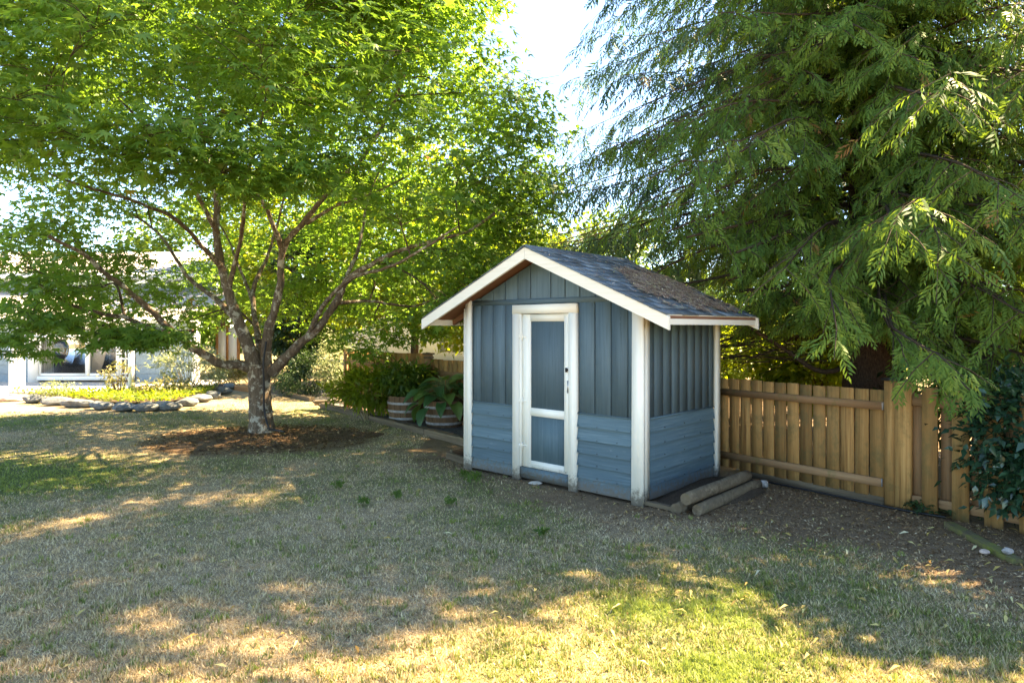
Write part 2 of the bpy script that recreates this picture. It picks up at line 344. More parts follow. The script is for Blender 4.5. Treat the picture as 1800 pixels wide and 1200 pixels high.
# ------------------------------------------------------------------ ground masks
def polydist(X, Y, pts):
    """signed side (positive = right of the walked line) and distance to a polyline"""
    best = np.full(X.shape, 1e9); side = np.zeros(X.shape)
    for a, b in zip(pts[:-1], pts[1:]):
        d = b - a; t = np.clip(((X - a[0])*d[0] + (Y - a[1])*d[1]) / d.dot(d), 0, 1)
        dx, dy = X - a[0] - t*d[0], Y - a[1] - t*d[1]; q = np.hypot(dx, dy); s = d[0]*dy - d[1]*dx
        side = np.where(q < best, -np.sign(s), side); best = np.minimum(best, q)
    return best, side
SOILB = np.array([gp(700, 800), gp(820, 842), gp(960, 872), gp(1110, 908), gp(1300, 930), gp(1480, 958), gp(1640, 1010), gp(1830, 1120)])[:, :2]
def masks(X, Y):
    X = np.asarray(X, float); Y = np.asarray(Y, float)
    w = (fnoise(X, Y, .8, 3) - .5) * .9
    d, s = polydist(X, Y, SOILB)
    soil = sstep(-.55, .45, -d * s + w * 1.3)                 # left of the walked line = toward fence and shed
    r = np.hypot((X - TREE[0] - .10) / 1.75, (Y - TREE[1] + .35) / 1.35)
    mul = sstep(1.12, .82, r + w * .35)
    e, es = polydist(X, Y, EDGE); bed = np.where((es < 0) & (Y > 9), 1.0, 0.0)
    soil = np.where((X < -1.3) & (Y > 9.3), np.minimum(soil, bed), soil)
    soil = np.maximum(np.maximum(soil, mul), bed)
    dry = .80 + (fnoise(X, Y, 1.6, 11) - .5) * 1.5 + (fnoise(X, Y, .35, 21) - .5) * .8
    dry += .34 * np.exp(-((X + 2.3)**2 / 4 + (Y - 5.0)**2 / 2.2))
    dry -= .42 * np.exp(-((X - 1.4)**2 / 3.5 + (Y - 3.9)**2 / 1.2))
    dry -= 1.6 * np.exp(-((X + 5.9)**2 / 3.6 + (Y - 7.2)**2 / .7))
    dry -= .7 * np.exp(-((X + 9.5)**2 / 8 + (Y - 12.0)**2 / .8))
    dry -= .8 * np.exp(-((X + 3.7)**2 / .9 + (Y - 13.6)**2 / .6))
    dry += .35 * np.exp(-((X + 6.2)**2 / 3 + (Y - 9.9)**2 / .9))
    return np.clip(soil, 0, 1), np.clip(dry, 0.02, 1)
def gz(X, Y): return (fnoise(X, Y, .9, 5) - .5) * .035
# near ground: one sheet that carries on to the horizon
xs = np.concatenate([[-900, -300, -100, -45, -25], np.linspace(-17, 8, 260), [14, 25, 45, 100, 300, 900]])
ys = np.concatenate([[-300, -80, -20, -4], np.linspace(1.0, 20, 210), [24, 30, 45, 80, 200, 500, 1400]])
GX, GY = np.meshgrid(xs, ys); so_, dr_ = masks(GX, GY)
near = (GX > -17.1) & (GX < 8.1) & (GY > .9) & (GY < 20.1)
GZ = np.where(near, gz(GX, GY), 0.0)
nx, ny = len(xs), len(ys); ii = (np.arange(ny - 1)[:, None] * nx + np.arange(nx - 1)[None]).ravel()
far = np.where(near, dr_, .55)
g = link('ground', mesh('ground', np.stack([GX, GY, GZ], -1).reshape(-1, 3), np.stack([ii, ii + 1, ii + 1 + nx, ii + nx], -1), {'soil': np.where(near, so_, 0).ravel(), 'dry': far.ravel()}, smooth=True), M['ground'])
tag(g, 'dry patchy lawn and bare soil of the back yard', 'ground', kind='structure')

# ------------------------------------------------------------------ grass
def make_grass(n):
    u = rng.random(n); Y = 1 / (1 / 2.7**.6 + u * (1 / 18.0**.6 - 1 / 2.7**.6)) ** (1 / .6); X = (rng.random(n) * 2 - 1) * (.92 * Y + .6)
    s, d = masks(X, Y); lx, ly = shed_local(X, Y)
    inside = (lx > -2.5) & (lx < .08) & (ly > -.04) & (ly < 1.7)
    pat = (X < -6.4) & (Y > 13.3)
    f0, f1 = polydist(X, Y, np.array([FP[4], FP[3], FP[2], FP[1], FP[0], FP[0] + FDIR * 4]))
    keep = (rng.random(n) > s * 1.02) & ~inside & ~pat & ~((f1 < 0) & (Y > 4)) & (X < 4.3) & (rng.random(n) < .55 + .8 * fnoise(X, Y, .25, 31))
    X, Y, d = X[keep], Y[keep], d[keep]; n = len(X)
    h = (.010 + .022 * rng.random(n) ** 1.6) * (1.15 - .35 * d) * (.7 + .6 * fnoise(X, Y, .5, 41)); w = .0022 + .0016 * rng.random(n) + .0004 * Y
    az = rng.random(n) * 2 * np.pi; ln = h * (.25 + 1.15 * rng.random(n)); a2 = rng.random(n) * 2 * np.pi
    # coarse tufts: blades gathered round random centres, longer and greener
    nt_ = int(.12 * n); ci = rng.integers(0, n, nt_ // 14); cidx = np.repeat(ci, 14)[:nt_]; tk = rng.permutation(n)[:len(cidx)]
    X[tk] = X[cidx] + rng.normal(0, .016, len(cidx)); Y[tk] = Y[cidx] + rng.normal(0, .016, len(cidx)); h[tk] = h[cidx] * .3 + .018 + .026 * rng.random(len(cidx)); d[tk] = d[cidx] * np.repeat(rng.random(len(ci)) ** .7, 14)[:len(cidx)]
    base = np.stack([X, Y, gz(X, Y) - .003], -1)
    off = np.stack([np.cos(a2) * w, np.sin(a2) * w, 0 * w], -1)
    tip = base + np.stack([np.cos(az) * ln, np.sin(az) * ln, h], -1)
    v = np.stack([base - off, base + off, tip], 1).reshape(-1, 3)
    rb = rng.random(n); rb = np.where(d < .12, .75 + .25 * rb, rb); mixd = (rng.random(n) < d * 1.05).astype(float) * .75 + d * .25
    return mesh('lawn_grass', v, np.arange(3 * n).reshape(-1, 3), {'rnd': np.repeat(rb, 3), 'dry': np.repeat(mixd, 3)})
tag(link('lawn_grass', make_grass(600000), M['grass']), 'short patchy lawn grass, half green and half straw dry', 'grass', kind='stuff')

# ------------------------------------------------------------------ shed
shed = empty('garden_shed', (SX, SY, 0), SROT)
tag(shed, 'small slate blue garden shed with cream white trim and gabled shingle roof', 'shed')
SW, SD, XC, RZ, SL = 2.433, 1.567, -1.2165, 2.565, .44
roofz = lambda x: RZ - SL * abs(x - XC)
prism('wall', [(-2.40, .03), (-.03, .03), (-.03, roofz(-.03) - .10), (XC, RZ - .10), (-2.40, roofz(-2.40) - .10)], 'y', .02, .05, M['gap_shade'], shed)
prism('wall', [(-2.40, .03), (-.03, .03), (-.03, roofz(-.03) - .10), (XC, RZ - .10), (-2.40, roofz(-2.40) - .10)], 'y', SD - .05, SD - .02, M['gap_shade'], shed)
box('wall', -.05, -.02, .051, SD - .051, .03, 1.92, M['gap_shade'], shed); box('wall', -2.413, -2.383, .051, SD - .051, .03, 1.92, M['gap_shade'], shed)
def vboards(seams, z0, z1, face, d0, d1):
    for a, b in zip(seams[:-1], seams[1:]):
        g_ = .0065
        if face == 'y': box('vertical_board', a + g_, b - g_, d0, d1, z0, z1, M['blue_z'], shed, .0008)
        else: box('vertical_board', d0, d1, a + g_, b - g_, z0, z1, M['blue_z'], shed, .0008)
vboards([-2.335, -2.199, -2.001, -1.803, -1.629], .822, 1.963, 'y', -.004, .019)
vboards([-.752, -.546, -.35, -.153, -.07], .822, 1.963, 'y', -.004, .019)
vboards([.075, .228, .404, .571, .737, .906, 1.075, 1.238, 1.392, 1.51], .818, 1.92, 'x', -.019, .004)
vboards(list(np.linspace(.08, SD - .08, 9)), .818, 1.92, 'x', -2.437, -2.414)
vboards(list(np.linspace(-2.34, -.09, 13)), .05, 1.95, 'y', SD - .019, SD + .004)
gs = [-2.395, -2.194, -1.993, -1.799, -1.604, -1.413, -1.124, -.929, -.735, -.541, -.34, -.14]
for a, b in zip(gs[:-1], gs[1:]):
    a_, b_ = a + .0065, b - .0065; za, zb = roofz(a_) - .08, roofz(b_) - .08
    if max(za, zb) < 2.03: continue
    pl = [(a_, 2.022), (b_, 2.022), (b_, max(zb, 2.0225))]
    if a_ < XC < b_: pl.append((XC, RZ - .08))
    pl.append((a_, max(za, 2.0225)))
    prism('gable_board', pl, 'y', -.004, .019, M['blue_z'], shed)
box('trim_band', -2.36, -.07, -.014, .019, 1.963, 2.021, M['blue_x'], shed, .001)
zc = [.030, .153, .285, .413, .546, .682, .800]
def lap(name, x0, x1, z0, z1, axis, d, parent):
    """clapboard: thin at the top, thick at the bottom edge"""
    pts = [(.004, z1 + .012), (.014, z1 + .012), (.014, z0 - .004), (-.010, z0 + .004), (-.030, z0), (-.029, z0 + .010), (-.001, z1 - .004)] if axis == 'y' else [(-.004, z1 + .012), (-.014, z1 + .012), (-.014, z0 - .004), (.004, z0 + .004), (.021, z0), (.020, z0 + .008), (.001, z1 - .004)]
    pts = [(p + d, q) for p, q in pts]
    return prism(name, pts, 'x' if axis == 'y' else 'y', x0, x1, M['lap_x'] if axis == 'y' else M['lap_y'], parent)
for k in range(6):
    lap('siding_board', -2.336, -1.650, zc[k], zc[k+1], 'y', 0, shed)
    lap('siding_board', -.768, -.068, zc[k], zc[k+1], 'y', 0, shed)
    lap('siding_board', .073, 1.508, zc[k], zc[k+1], 'x', 0, shed)
for q in ((-2.336, -1.651), (-.767, -.069)): box('drip_cap', q[0], q[1], -.020, .012, .812, .823, M['lap_x'], shed)
box('drip_cap', -.012, .020, .074, 1.507, .808, .819, M['lap_y'], shed)
# corner posts: two boards meeting at the arris
box('corner_post', -.082, .042, -.042, -.004, -.03, 1.93, M['white_z'], shed, .0025)
box('corner_post', .006, .0415, -.0035, .082, -.03, 1.93, M['white_z'], shed, .0025)
box('corner_post', -2.433, -2.338, -.040, -.004, -.02, 2.06, M['white_z'], shed, .0025)
box('corner_post', -2.465, -2.4335, -.0335, .082, -.02, 1.93, M['white_z'], shed, .0025)
box('corner_post', .006, .0405, 1.506, 1.60, -.02, 1.93, M['white_z'], shed, .0025)
box('corner_post', -2.465, -2.4385, 1.506, 1.60, -.02, 1.93, M['white_z'], shed, .0025)
# door casing
box('door_casing', -1.652, -1.552, -.046, .019, .005, 1.856, M['white_z'], shed, .001)
box('door_casing', -.853, -.757, -.046, .019, -.01, 1.856, M['white_z'], shed, .001)
box('door_casing', -1.652, -.757, -.047, .019, 1.857, 1.955, M['white_x'], shed, .001)
box('door_jamb', -1.551, -1.531, -.038, .019, .16, 1.855, M['white_z'], shed)
box('sill_board', -1.549, -.855, -.030, .019, .035, .154, M['lap_x'], shed, .001)
door = empty('door', (-1.527, .0, .158)); door.parent = shed
def dpart(name, x0, x1, y0, y1, z0, z1, m): return box(name, x0 + 1.527, x1 + 1.527, y0, y1, z0 - .158, z1 - .158, m, door, .0006)
dpart('stile', -1.526, -1.410, -.012, .018, .158, 1.850, M['white_z'])
dpart('stile', -.935, -.856, -.012, .018, .158, 1.850, M['white_z'])
dpart('rail', -1.4095, -.9355, -.0115, .018, 1.770, 1.849, M['white_x'])
dpart('rail', -1.4095, -.9355, -.0115, .018, .731, .818, M['white_x'])
dpart('rail', -1.4095, -.9355, -.0115, .018, .159, .236, M['white_x'])
dpart('panel', -1.4095, -.9355, .002, .017, .8185, 1.7695, M['blue_z'])
dpart('panel', -1.4095, -.9355, .002, .017, .2365, .7305, M['lap_z'])
def part_boxes(name, bs, m, parent):
    v = np.vstack([boxv(*b) for b in bs]); f = np.vstack([BOXF + 8 * i for i in range(len(bs))]); c = v.mean(0)
    return link(name, mesh(name, v - c, f), m, parent, Matrix.Translation(Vector(c)))
for z in (1.60, .886, .391):
    part_boxes('hinge', [(-.012, .006, -.022, -.012, z - .158 - .035, z - .158 + .035), (.006, .055, -.017, -.012, z - .158 - .008, z - .158 + .008), (-.035, -.012, -.046, -.038, z - .158 - .02, z - .158 + .02)], M['white_z'], door)
part_boxes('latch', [(.618, .700, -.026, -.012, 1.090, 1.110), (.625, .645, -.040, -.026, 1.078, 1.122), (.672, .688, -.034, -.012, 1.062, 1.135)], M['dkmetal'], door)
part_boxes('handle', [(.660, .676, -.050, -.036, .86, .99), (.660, .676, -.036, -.012, .86, .88), (.660, .676, -.036, -.012, .97, .99)], M['metal'], door)
nl = []
for k in range(6):
    zz_ = zc[k] + .018
    for x in (-2.30, -2.05, -1.80, -1.69, -.73, -.50, -.26, -.10): nl.append((x, -.033, zz_ + rng.normal(0, .004), 0))
    for y in (.11, .40, .80, 1.15, 1.47): nl.append((.024, y, zz_ + rng.normal(0, .004), 1))
v = np.vstack([boxv(-.0035, .0035, -.0035, .0035, -.0035, .0035) + np.array(q[:3]) for q in nl]); link('nail_heads', mesh('nail_heads', v, np.vstack([BOXF + 8 * i for i in range(len(nl))])), M['dkmetal'], shed)['kind'] = 'stuff'
# roof
roof = empty('roof', (XC, 0, RZ)); roof.parent = shed
Y0, Y1, XE = -.326, 1.62, 1.668
ang = math.atan(SL); slen = XE / math.cos(ang)
for sgn in (1, -1):
    pl = [(0.003 * sgn, -.022), (XE * sgn, -SL * XE - .022), (XE * sgn, -SL * XE - .050), (0.003 * sgn, -.050)]
    prism('roof_deck', pl, 'y', Y0 + .032, Y1 - .03, M['raw_y'], roof)
    for yy0, yy1 in ((Y0, Y0 + .030), (Y1 - .028, Y1)):
        pl = [(0.0015 * sgn, -.020), (1.692 * sgn, -SL * 1.692 - .020), (1.692 * sgn, -SL * 1.692 - .140), (0.0015 * sgn, -.140)]
        prism('rake_board', pl, 'y', yy0, yy1, M['white_x'], roof)
    xa, xb = 1.628, 1.6675
    o = prism('eave_fascia', [(xa * sgn, 1.728 - RZ), (xb * sgn, 1.728 - RZ), (xb * sgn, 1.822 - RZ), (xa * sgn, 1.822 - RZ)], 'y', Y0 + .033, Y1 - .031, M['white_y'], roof)
    for yr in (0.12, .75, 1.4):
        prism('rafter', [(.03 * sgn, -.052 - .012), (1.62 * sgn, -SL * 1.62 - .052), (1.62 * sgn, -SL * 1.62 - .12), (.03 * sgn, -.14)], 'y', yr, yr + .038, M['raw_x'], roof)
    nrow = 13; ex = slen / nrow
    for r_ in range(nrow):
        y = Y0 - .012 - (r_ % 2) * .15 - rng.random() * .03
        while y < Y1 + .012:
            w = .30 + rng.normal(0, .012); a, b_ = max(y, Y0 - .014), min(y + w - .006, Y1 + .014); y += w
            if b_ - a < .02: continue
            d0, d1 = r_ * ex - .03 if r_ else 0.0, (r_ + 1) * ex + rng.normal(0, .003) + (.012 if r_ == nrow - 1 else 0)
            th = .006
            v = boxv(d0, d1, a, b_, 0, th); v[[1, 2, 5, 6], 2] += .007; v[[0, 3, 4, 7], 2] += .0012 * (r_ % 3); v += rng.normal(0, .0007, v.shape)
            c = v.mean(0)
            mt = Matrix.Rotation(0 if sgn > 0 else math.pi, 4, 'Z') @ Matrix.Rotation(ang, 4, 'Y')
            vv = v.copy()
            if sgn < 0: vv[:, 1] = -vv[:, 1]
            cc = vv.mean(0)
            link('shingle', mesh('shingle', vv - cc, BOXF if sgn > 0 else BOXF[:, ::-1]), M['shingle'], roof, mt @ Matrix.Translation(Vector(cc) + Vector((0, 0, -.018))))
y = Y0 - .014
while y < Y1:
    b_ = min(y + .29, Y1 + .014); pl = [(-.11, -.011 - SL * .11 + .006), (0, .010), (.11, -.011 - SL * .11 + .006), (.11, -.011 - SL * .11), (0, .003), (-.11, -.011 - SL * .11)]
    prism('ridge_cap', pl, 'y', y, b_ - .003, M['shingle'], roof); y += .29
# needles fallen on the roof
def roof_needles():
    n = 90000; x = XC + rng.random(n) * 1.66; yy = Y0 + rng.random(n) * (Y1 - Y0); z = roofz(0) * 0 + RZ - SL * (x - XC) + .004
    P = np.stack([SX + x*EX[0] + yy*EY[0], SY + x*EX[1] + yy*EY[1], z], -1)
    px = CX + F * P[:, 0] / P[:, 1]; py = HY - F * (P[:, 2] - HC) / P[:, 1]
    poly = np.array([(1085, 472), (1130, 474), (1200, 498), (1292, 546), (1250, 543), (1200, 532), (1130, 513), (1100, 492)])
    ins = np.zeros(n, bool); dmin = np.full(n, 1e9)
    for a, b in zip(poly, np.roll(poly, -1, 0)):
        c = ((a[1] > py) != (b[1] > py)) & (px < (b[0]-a[0]) * (py-a[1]) / (b[1]-a[1] + 1e-9) + a[0]); ins ^= c
        d = b - a; t = np.clip(((px-a[0])*d[0]+(py-a[1])*d[1])/d.dot(d), 0, 1); dmin = np.minimum(dmin, np.hypot(px-a[0]-t*d[0], py-a[1]-t*d[1]))
    sd = np.where(ins, dmin, -dmin) + (fnoise(x, yy, .18, 61) - .5) * 26
    keep = (sd > rng.normal(0, 2.5, n)) & (rng.random(n) < .27) | (rng.random(n) < .006)
    x, yy, z = x[keep], yy[keep], z[keep]; n = len(x); sdk = np.clip(sd[keep], 0, 14) / 14
    z = z + rng.random(n) * .028 * sdk
    a = rng.random(n) * 2*np.pi; L = .012 + .034 * rng.random(n)**2; w = .0016 + .0034 * rng.random(n)
    dx, dy = np.cos(a) * L, np.sin(a) * L; dz = -SL * dx + rng.normal(0, .003, n)
    ox, oy = -np.sin(a) * w, np.cos(a) * w; oz = -SL * ox
    B = np.stack([x, yy, z], -1); D = np.stack([dx, dy, dz], -1); O = np.stack([ox, oy, oz], -1)
    v = np.stack([B - D - O, B + D - O, B + D + O, B - D + O], 1).reshape(-1, 3)
    return mesh('needle_litter', v, np.arange(4 * n).reshape(-1, 4), {'rnd': np.repeat(rng.random(n), 4)})
o = link('needle_litter', roof_needles(), M['needles'], None, Matrix.Translation((SX, SY, 0.006)) @ Matrix.Rotation(SROT, 4, 'Z'))
tag(o, 'drift of dry brown cedar needles lying on the shed roof', 'needles', kind='stuff')

# ------------------------------------------------------------------ soil bed beside the shed, logs and small things round it
def mound(name, cx, cy, rx, ry, h, m, rot=0.0, n=28, rings=9, edge=.12):
    th = np.linspace(0, 2*np.pi, n, endpoint=False); v = [[0, 0, h]]
    for k in range(1, rings + 1):
        q = k / rings
        rr = q * (1 + edge * np.sin(th * 3 + 1) * .6 + edge * np.sin(th * 5) * .5)
        for t, r1 in zip(th, rr):
            X, Y = rx * r1 * math.cos(t), ry * r1 * math.sin(t)
            v.append([X, Y, h * (1 - q**2.2) - (.05 if k == rings else 0) + (rng.normal(0, .006) if k < rings else 0)])
    f = [[0, 1 + k, 1 + (k + 1) % n] for k in range(n)]
    for r_ in range(rings - 1):
        for k in range(n): a = 1 + r_*n; f.append([a + k, a + n + k, a + n + (k+1) % n, a + (k+1) % n])
    return link(name, mesh(name, v, f, smooth=True), m, None, Matrix.Translation((cx, cy, 0)) @ Matrix.Rotation(rot, 4, 'Z'))
c = shed_world(.30, .92)
tag(mound('soil_bed', c[0], c[1], .40, .92, .10, M['soil'], SROT), 'low bed of dark soil between the shed and the logs', 'soil bed', kind='structure')
tag(mound('mulch_ring', TREE[0] + .10, TREE[1] - .25, 1.50, 1.10, .06, M['mulch'], 0, 48, 16, .30), 'round mound of dark bark mulch under the maple', 'mulch', kind='structure')
def logobj(name, a, b, r, m, label):
    a, b = np.array(a, float), np.array(b, float); n = 10; P = a + (b - a) * np.linspace(0, 1, n)[:, None]
    P[1:-1] += rng.normal(0, .0015, (n - 2, 3)); rad = r * (1 + rng.normal(0, .012, n)); rad[0] *= .93; rad[-1] *= .93
    c = a; o = link(name, capped(name, P - c, rad, 14), m, None, Matrix.Translation(Vector(c)))
    return tag(o, label, 'log', 'round timber logs stacked beside the shed')
logobj('timber_log', (1.57, 5.97, .150), (2.46, 6.90, .160), .058, M['timber_y'], 'dark grey round timber log lying on top of the two others beside the shed')
logobj('timber_log', (1.68, 5.99, .045), (2.60, 6.98, .050), .055, M['timber_y'], 'grey round timber log under the top one, on its fence side')
logobj('timber_log', (1.50, 6.06, .030), (2.40, 7.00, .045), .058, M['timber_y'], 'grey round timber log half buried against the soil bed, under the top one')
def plank(name, a, b, w, t, m, label, cat, group=None, kind=None, tilt=0.0):
    a, b = np.array(a, float), np.array(b, float); L = np.linalg.norm(b - a); d = (b - a) / L
    yaw = math.atan2(d[1], d[0]); pit = math.asin(d[2])
    nseg = max(2, int(L / .12)); xs_ = np.linspace(0, L, nseg + 1); v = []
    for x in xs_:
        j = rng.normal(0, w * .02, 4)
        v += [[x, -w/2 + j[0], 0], [x, w/2 + j[1], 0], [x, w/2 * .94 + j[2], t + j[1]], [x, -w/2 * .94 + j[3], t + j[0]]]
    f = [[0, 3, 2, 1], [4*nseg, 4*nseg+1, 4*nseg+2, 4*nseg+3]]
    for i in range(nseg):
        for k in range(4): q = 4*i; f.append([q + k, q + (k+1) % 4, q + 4 + (k+1) % 4, q + 4 + k])
    mt = Matrix.Translation(Vector(a)) @ Matrix.Rotation(yaw, 4, 'Z') @ Matrix.Rotation(-pit, 4, 'Y') @ Matrix.Rotation(tilt, 4, 'X')
    return tag(link(name, mesh(name, v, f), m, None, mt), label, cat, group, kind)
plank('scrap_board', (1.285, 6.33, .01), (1.56, 6.06, .005), .06, .035, M['timber_x'], 'short grey scrap board on the ground at the shed corner post', 'board')
def rock(name, c, r, m, label, cat, group=None, seed=0, flat=1.0):
    import bmesh
    bm = bmesh.new(); bmesh.ops.create_icosphere(bm, subdivisions=2, radius=1)
    rr = np.random.default_rng(seed); pl = rr.normal(0, 1, (9, 3)); pl /= np.linalg.norm(pl, axis=1)[:, None]; dd = .62 + .28 * rr.random(9)
    for v in bm.verts:
        p = np.array(v.co)
        for q, d_ in zip(pl, dd):
            e = p.dot(q) - d_
            if e > 0: p = p - q * e * .92
        p *= 1 + rr.normal(0, .018); v.co = Vector(p * np.array(r))
    me = bpy.data.meshes.new(name); bm.to_mesh(me); bm.free()
    return tag(link(name, me, m, None, Matrix.Translation(Vector(c)) @ Matrix.Rotation(rr.random() * .5 - .25, 4, 'Z')), label, cat, group)
rock('pale_stone', (2.66, 6.98, .05), (.06, .06, .05), M['palestone'], 'whitish grey stone lying by the far end of the logs', 'stone', seed=3)
rock('concrete_chip', tuple(shed_world(-1.30, -.06, .012)), (.085, .06, .022), M['concrete'], 'flat broken chip of concrete under the shed door sill', 'concrete', seed=5)
rock('white_stone', (3.62, 4.82, .075), (.042, .03, .03), M['palestone'], 'white angular stone resting on the mossy edging timber', 'stone', seed=8)
rock('brown_stone', (3.53, 4.93, .03), (.038, .032, .020), M['pinkstone'], 'reddish brown stone beside the white one on the mossy edging', 'stone', seed=9)
plank('edging_timber', (3.72, 5.62, -.005), (3.62, 4.72, -.01), .085, .055, M['mossy_x'], 'bright moss covered edging timber running across the leaf litter', 'timber')
plank('edging_timber', (3.70, 4.715, .0), (3.72, 4.05, .0), .10, .07, M['mossy_x'], 'moss covered edging timber beyond the white stone', 'timber')
plank('edging_timber', (3.86, 6.24, .01), (4.10, 5.98, .01), .10, .06, M['mossy_x'], 'short moss covered timber at the foot of the fence by the ivy', 'timber')
hp = smoothpath([(2.76, 7.18, .03), (2.95, 6.90, .035), (3.18, 6.62, .03), (3.40, 6.34, .025), (3.62, 6.08, .02), (3.85, 5.86, .02)], 6)
tag(link('irrigation_hose', tubemesh('irrigation_hose', [(hp, .011)]), M['black']), 'black irrigation hose lying along the foot of the fence', 'hose')

# ------------------------------------------------------------------ fences
def fence_run(thing, A, B, ztop0, ztop1, zbot, bw, gap, mb, face=-1, th=.019, skip=None):
    L = np.linalg.norm(B - A); yaw = math.atan2((B - A)[1], (B - A)[0]); base = Matrix.Translation(Vector((A[0], A[1], 0))) @ Matrix.Rotation(yaw, 4, 'Z')
    n = int(round(L / (bw + gap))); step = L / n
    inv = thing.matrix_basis.inverted() if False else Matrix.Translation(-Vector(thing.location))
    for k in range(n):
        x0 = k * step + gap / 2 + rng.normal(0, .001); x1 = (k + 1) * step - gap / 2; zt = ztop0 + (ztop1 - ztop0) * (k + .5) / n + rng.normal(0, .003)
        c = Vector(((x0 + x1) / 2, 0, (zt + zbot) / 2)); v = boxv(x0, x1, 0, th, zbot + rng.normal(0, .006), zt, .0015) - np.array(c)
        link('board', mesh('board', v, BOXF), mb, thing, inv @ base @ Matrix.Translation(c) @ Matrix.Rotation(rng.normal(0, .004), 4, 'Y'))
    return inv @ base, L
def fpart(name, thing, base, x0, x1, y0, y1, z0, z1, m, dz=0.0):
    c = Vector(((x0+x1)/2, (y0+y1)/2, (z0+z1)/2)); v = boxv(x0, x1, y0, y1, z0, z1, .0015) - np.array(c)
    if dz: v[[1, 2, 5, 6], 2] += dz / 2; v[[0, 3, 4, 7], 2] -= dz / 2
    return link(name, mesh(name, v, BOXF), m, thing, base @ Matrix.Translation(c))
# right: from the shed to the corner post; walking B->A so the rails are on the camera side (local -y)
f1 = empty('wooden_fence', (FP[1][0], FP[1][1], 0))
tag(f1, 'weathered cedar board fence with two rails running from the shed to the double post', 'fence')
b1, L1 = fence_run(f1, FP[1], FP[0] - FDIR * .05, 1.112, 1.100, .075, .133, .015, M['fence_z'])
fpart('rail', f1, b1, -.05, L1 - .01, -.040, -.002, .917, .990, M['rail_x']); fpart('rail', f1, b1, -.05, L1 - .02, -.040, -.002, .182, .258, M['rail_x'])
fpart('kick_board', f1, b1, .30, L1 - .01, .004, .030, -.03, .085, M['timber_x'])
fpart('rail_end', f1, b1, L1 - .009, L1 - .003, -.039, -.003, .918, .989, M['palestone']); fpart('rail_end', f1, b1, L1 - .019, L1 - .013, -.039, -.003, .183, .257, M['palestone'])
# corner double post
ps = empty('fence_post', (FP[0][0], FP[0][1], 0)); tag(ps, 'double cedar fence post with a flat dark cap below the cedar trunk', 'post')
bp = Matrix.Rotation(math.atan2(FDIR[1], FDIR[0]), 4, 'Z')
fpart('post', ps, bp, -.045, .045, -.020, .07, -.05, 1.20, M['fence_z']); fpart('post_board', ps, bp, .050, .185, -.030, .070, -.05, 1.19, M['fence_z'])
fpart('post_cap', ps, bp, -.065, .080, -.05, .085, 1.2005, 1.222, M['dkmetal'])
# right continuation: board on board
f2 = empty('board_on_board_fence', (FP[0][0] + FDIR[0] * .19, FP[0][1] + FDIR[1] * .19, 0))
tag(f2, 'board-on-board cedar fence with alternating planks behind the glossy shrub', 'fence')
for k in range(13):
    x = .09 + k * .245
    fpart('board', f2, bp, x, x + .13, -.035, -.012, -.02, 1.14 + rng.normal(0, .008), M['fence_z'])
    fpart('board', f2, bp, x - .115 + rng.normal(0, .008), x + .010 - .03, .034, .053, .10, 1.10 + rng.normal(0, .01), M['rail_z'])
fpart('rail', f2, bp, .0, 3.2, -.011, .033, .98, 1.07, M['rail_x']); fpart('rail', f2, bp, .0, 3.2, -.011, .033, .07, .15, M['rail_x'])
# behind the shed and out to its left
f3 = empty('wooden_fence', (FP[1][0], FP[1][1], 0)); tag(f3, 'cedar board fence passing behind the shed to the capped post by the barrels', 'fence')
b3, L3 = fence_run(f3, FP[2], FP[1] + (FP[2] - FP[1]) / 6 * .12, 1.12, 1.13, .05, .133, .015, M['fence_z'])
fpart('rail', f3, b3, .03, L3, -.040, -.002, .80, .92, M['rail_x']); fpart('rail', f3, b3, .03, L3, -.040, -.002, .17, .26, M['rail_x'])
f4 = empty('wooden_fence', (FP[2][0], FP[2][1], 0)); tag(f4, 'taller cedar board fence section behind the leafy perennial and the bushy barrel', 'fence')
b4, L4 = fence_run(f4, FP[3], FP[2] - (FP[2] - FP[3]) * .06, 1.215, 1.22, .05, .120, .012, M['fence_z'])
fpart('rail', f4, b4, 0, L4, -.040, -.002, .92, 1.02, M['rail_x']); fpart('rail', f4, b4, 0, L4, -.040, -.002, .2, .29, M['rail_x'])
b5, L5 = fence_run(f4, FP[4], FP[3], 1.20, 1.215, .05, .120, .012, M['fence_z'])
fpart('rail', f4, b5, 0, L5 - .01, -.040, -.002, .92, 1.02, M['rail_x']); fpart('post', f4, b5, -.1, -.01, -.05, .04, 0, 1.25, M['rail_z'])
p2 = empty('fence_post', (FP[2][0], FP[2][1], 0)); tag(p2, 'dark fence post with a square cap between the two rear fence heights', 'post')
fpart('post', p2, Matrix.Rotation(-.7, 4, 'Z'), -.055, .055, -.06, .05, -.02, 1.20, M['rail_z']); fpart('post_cap', p2, Matrix.Rotation(-.7, 4, 'Z'), -.08, .08, -.085, .075, 1.2005, 1.235, M['timber_x']); fpart('post_neck', p2, Matrix.Rotation(-.7, 4, 'Z'), -.068, .068, -.073, .063, 1.13, 1.17, M['timber_x'])

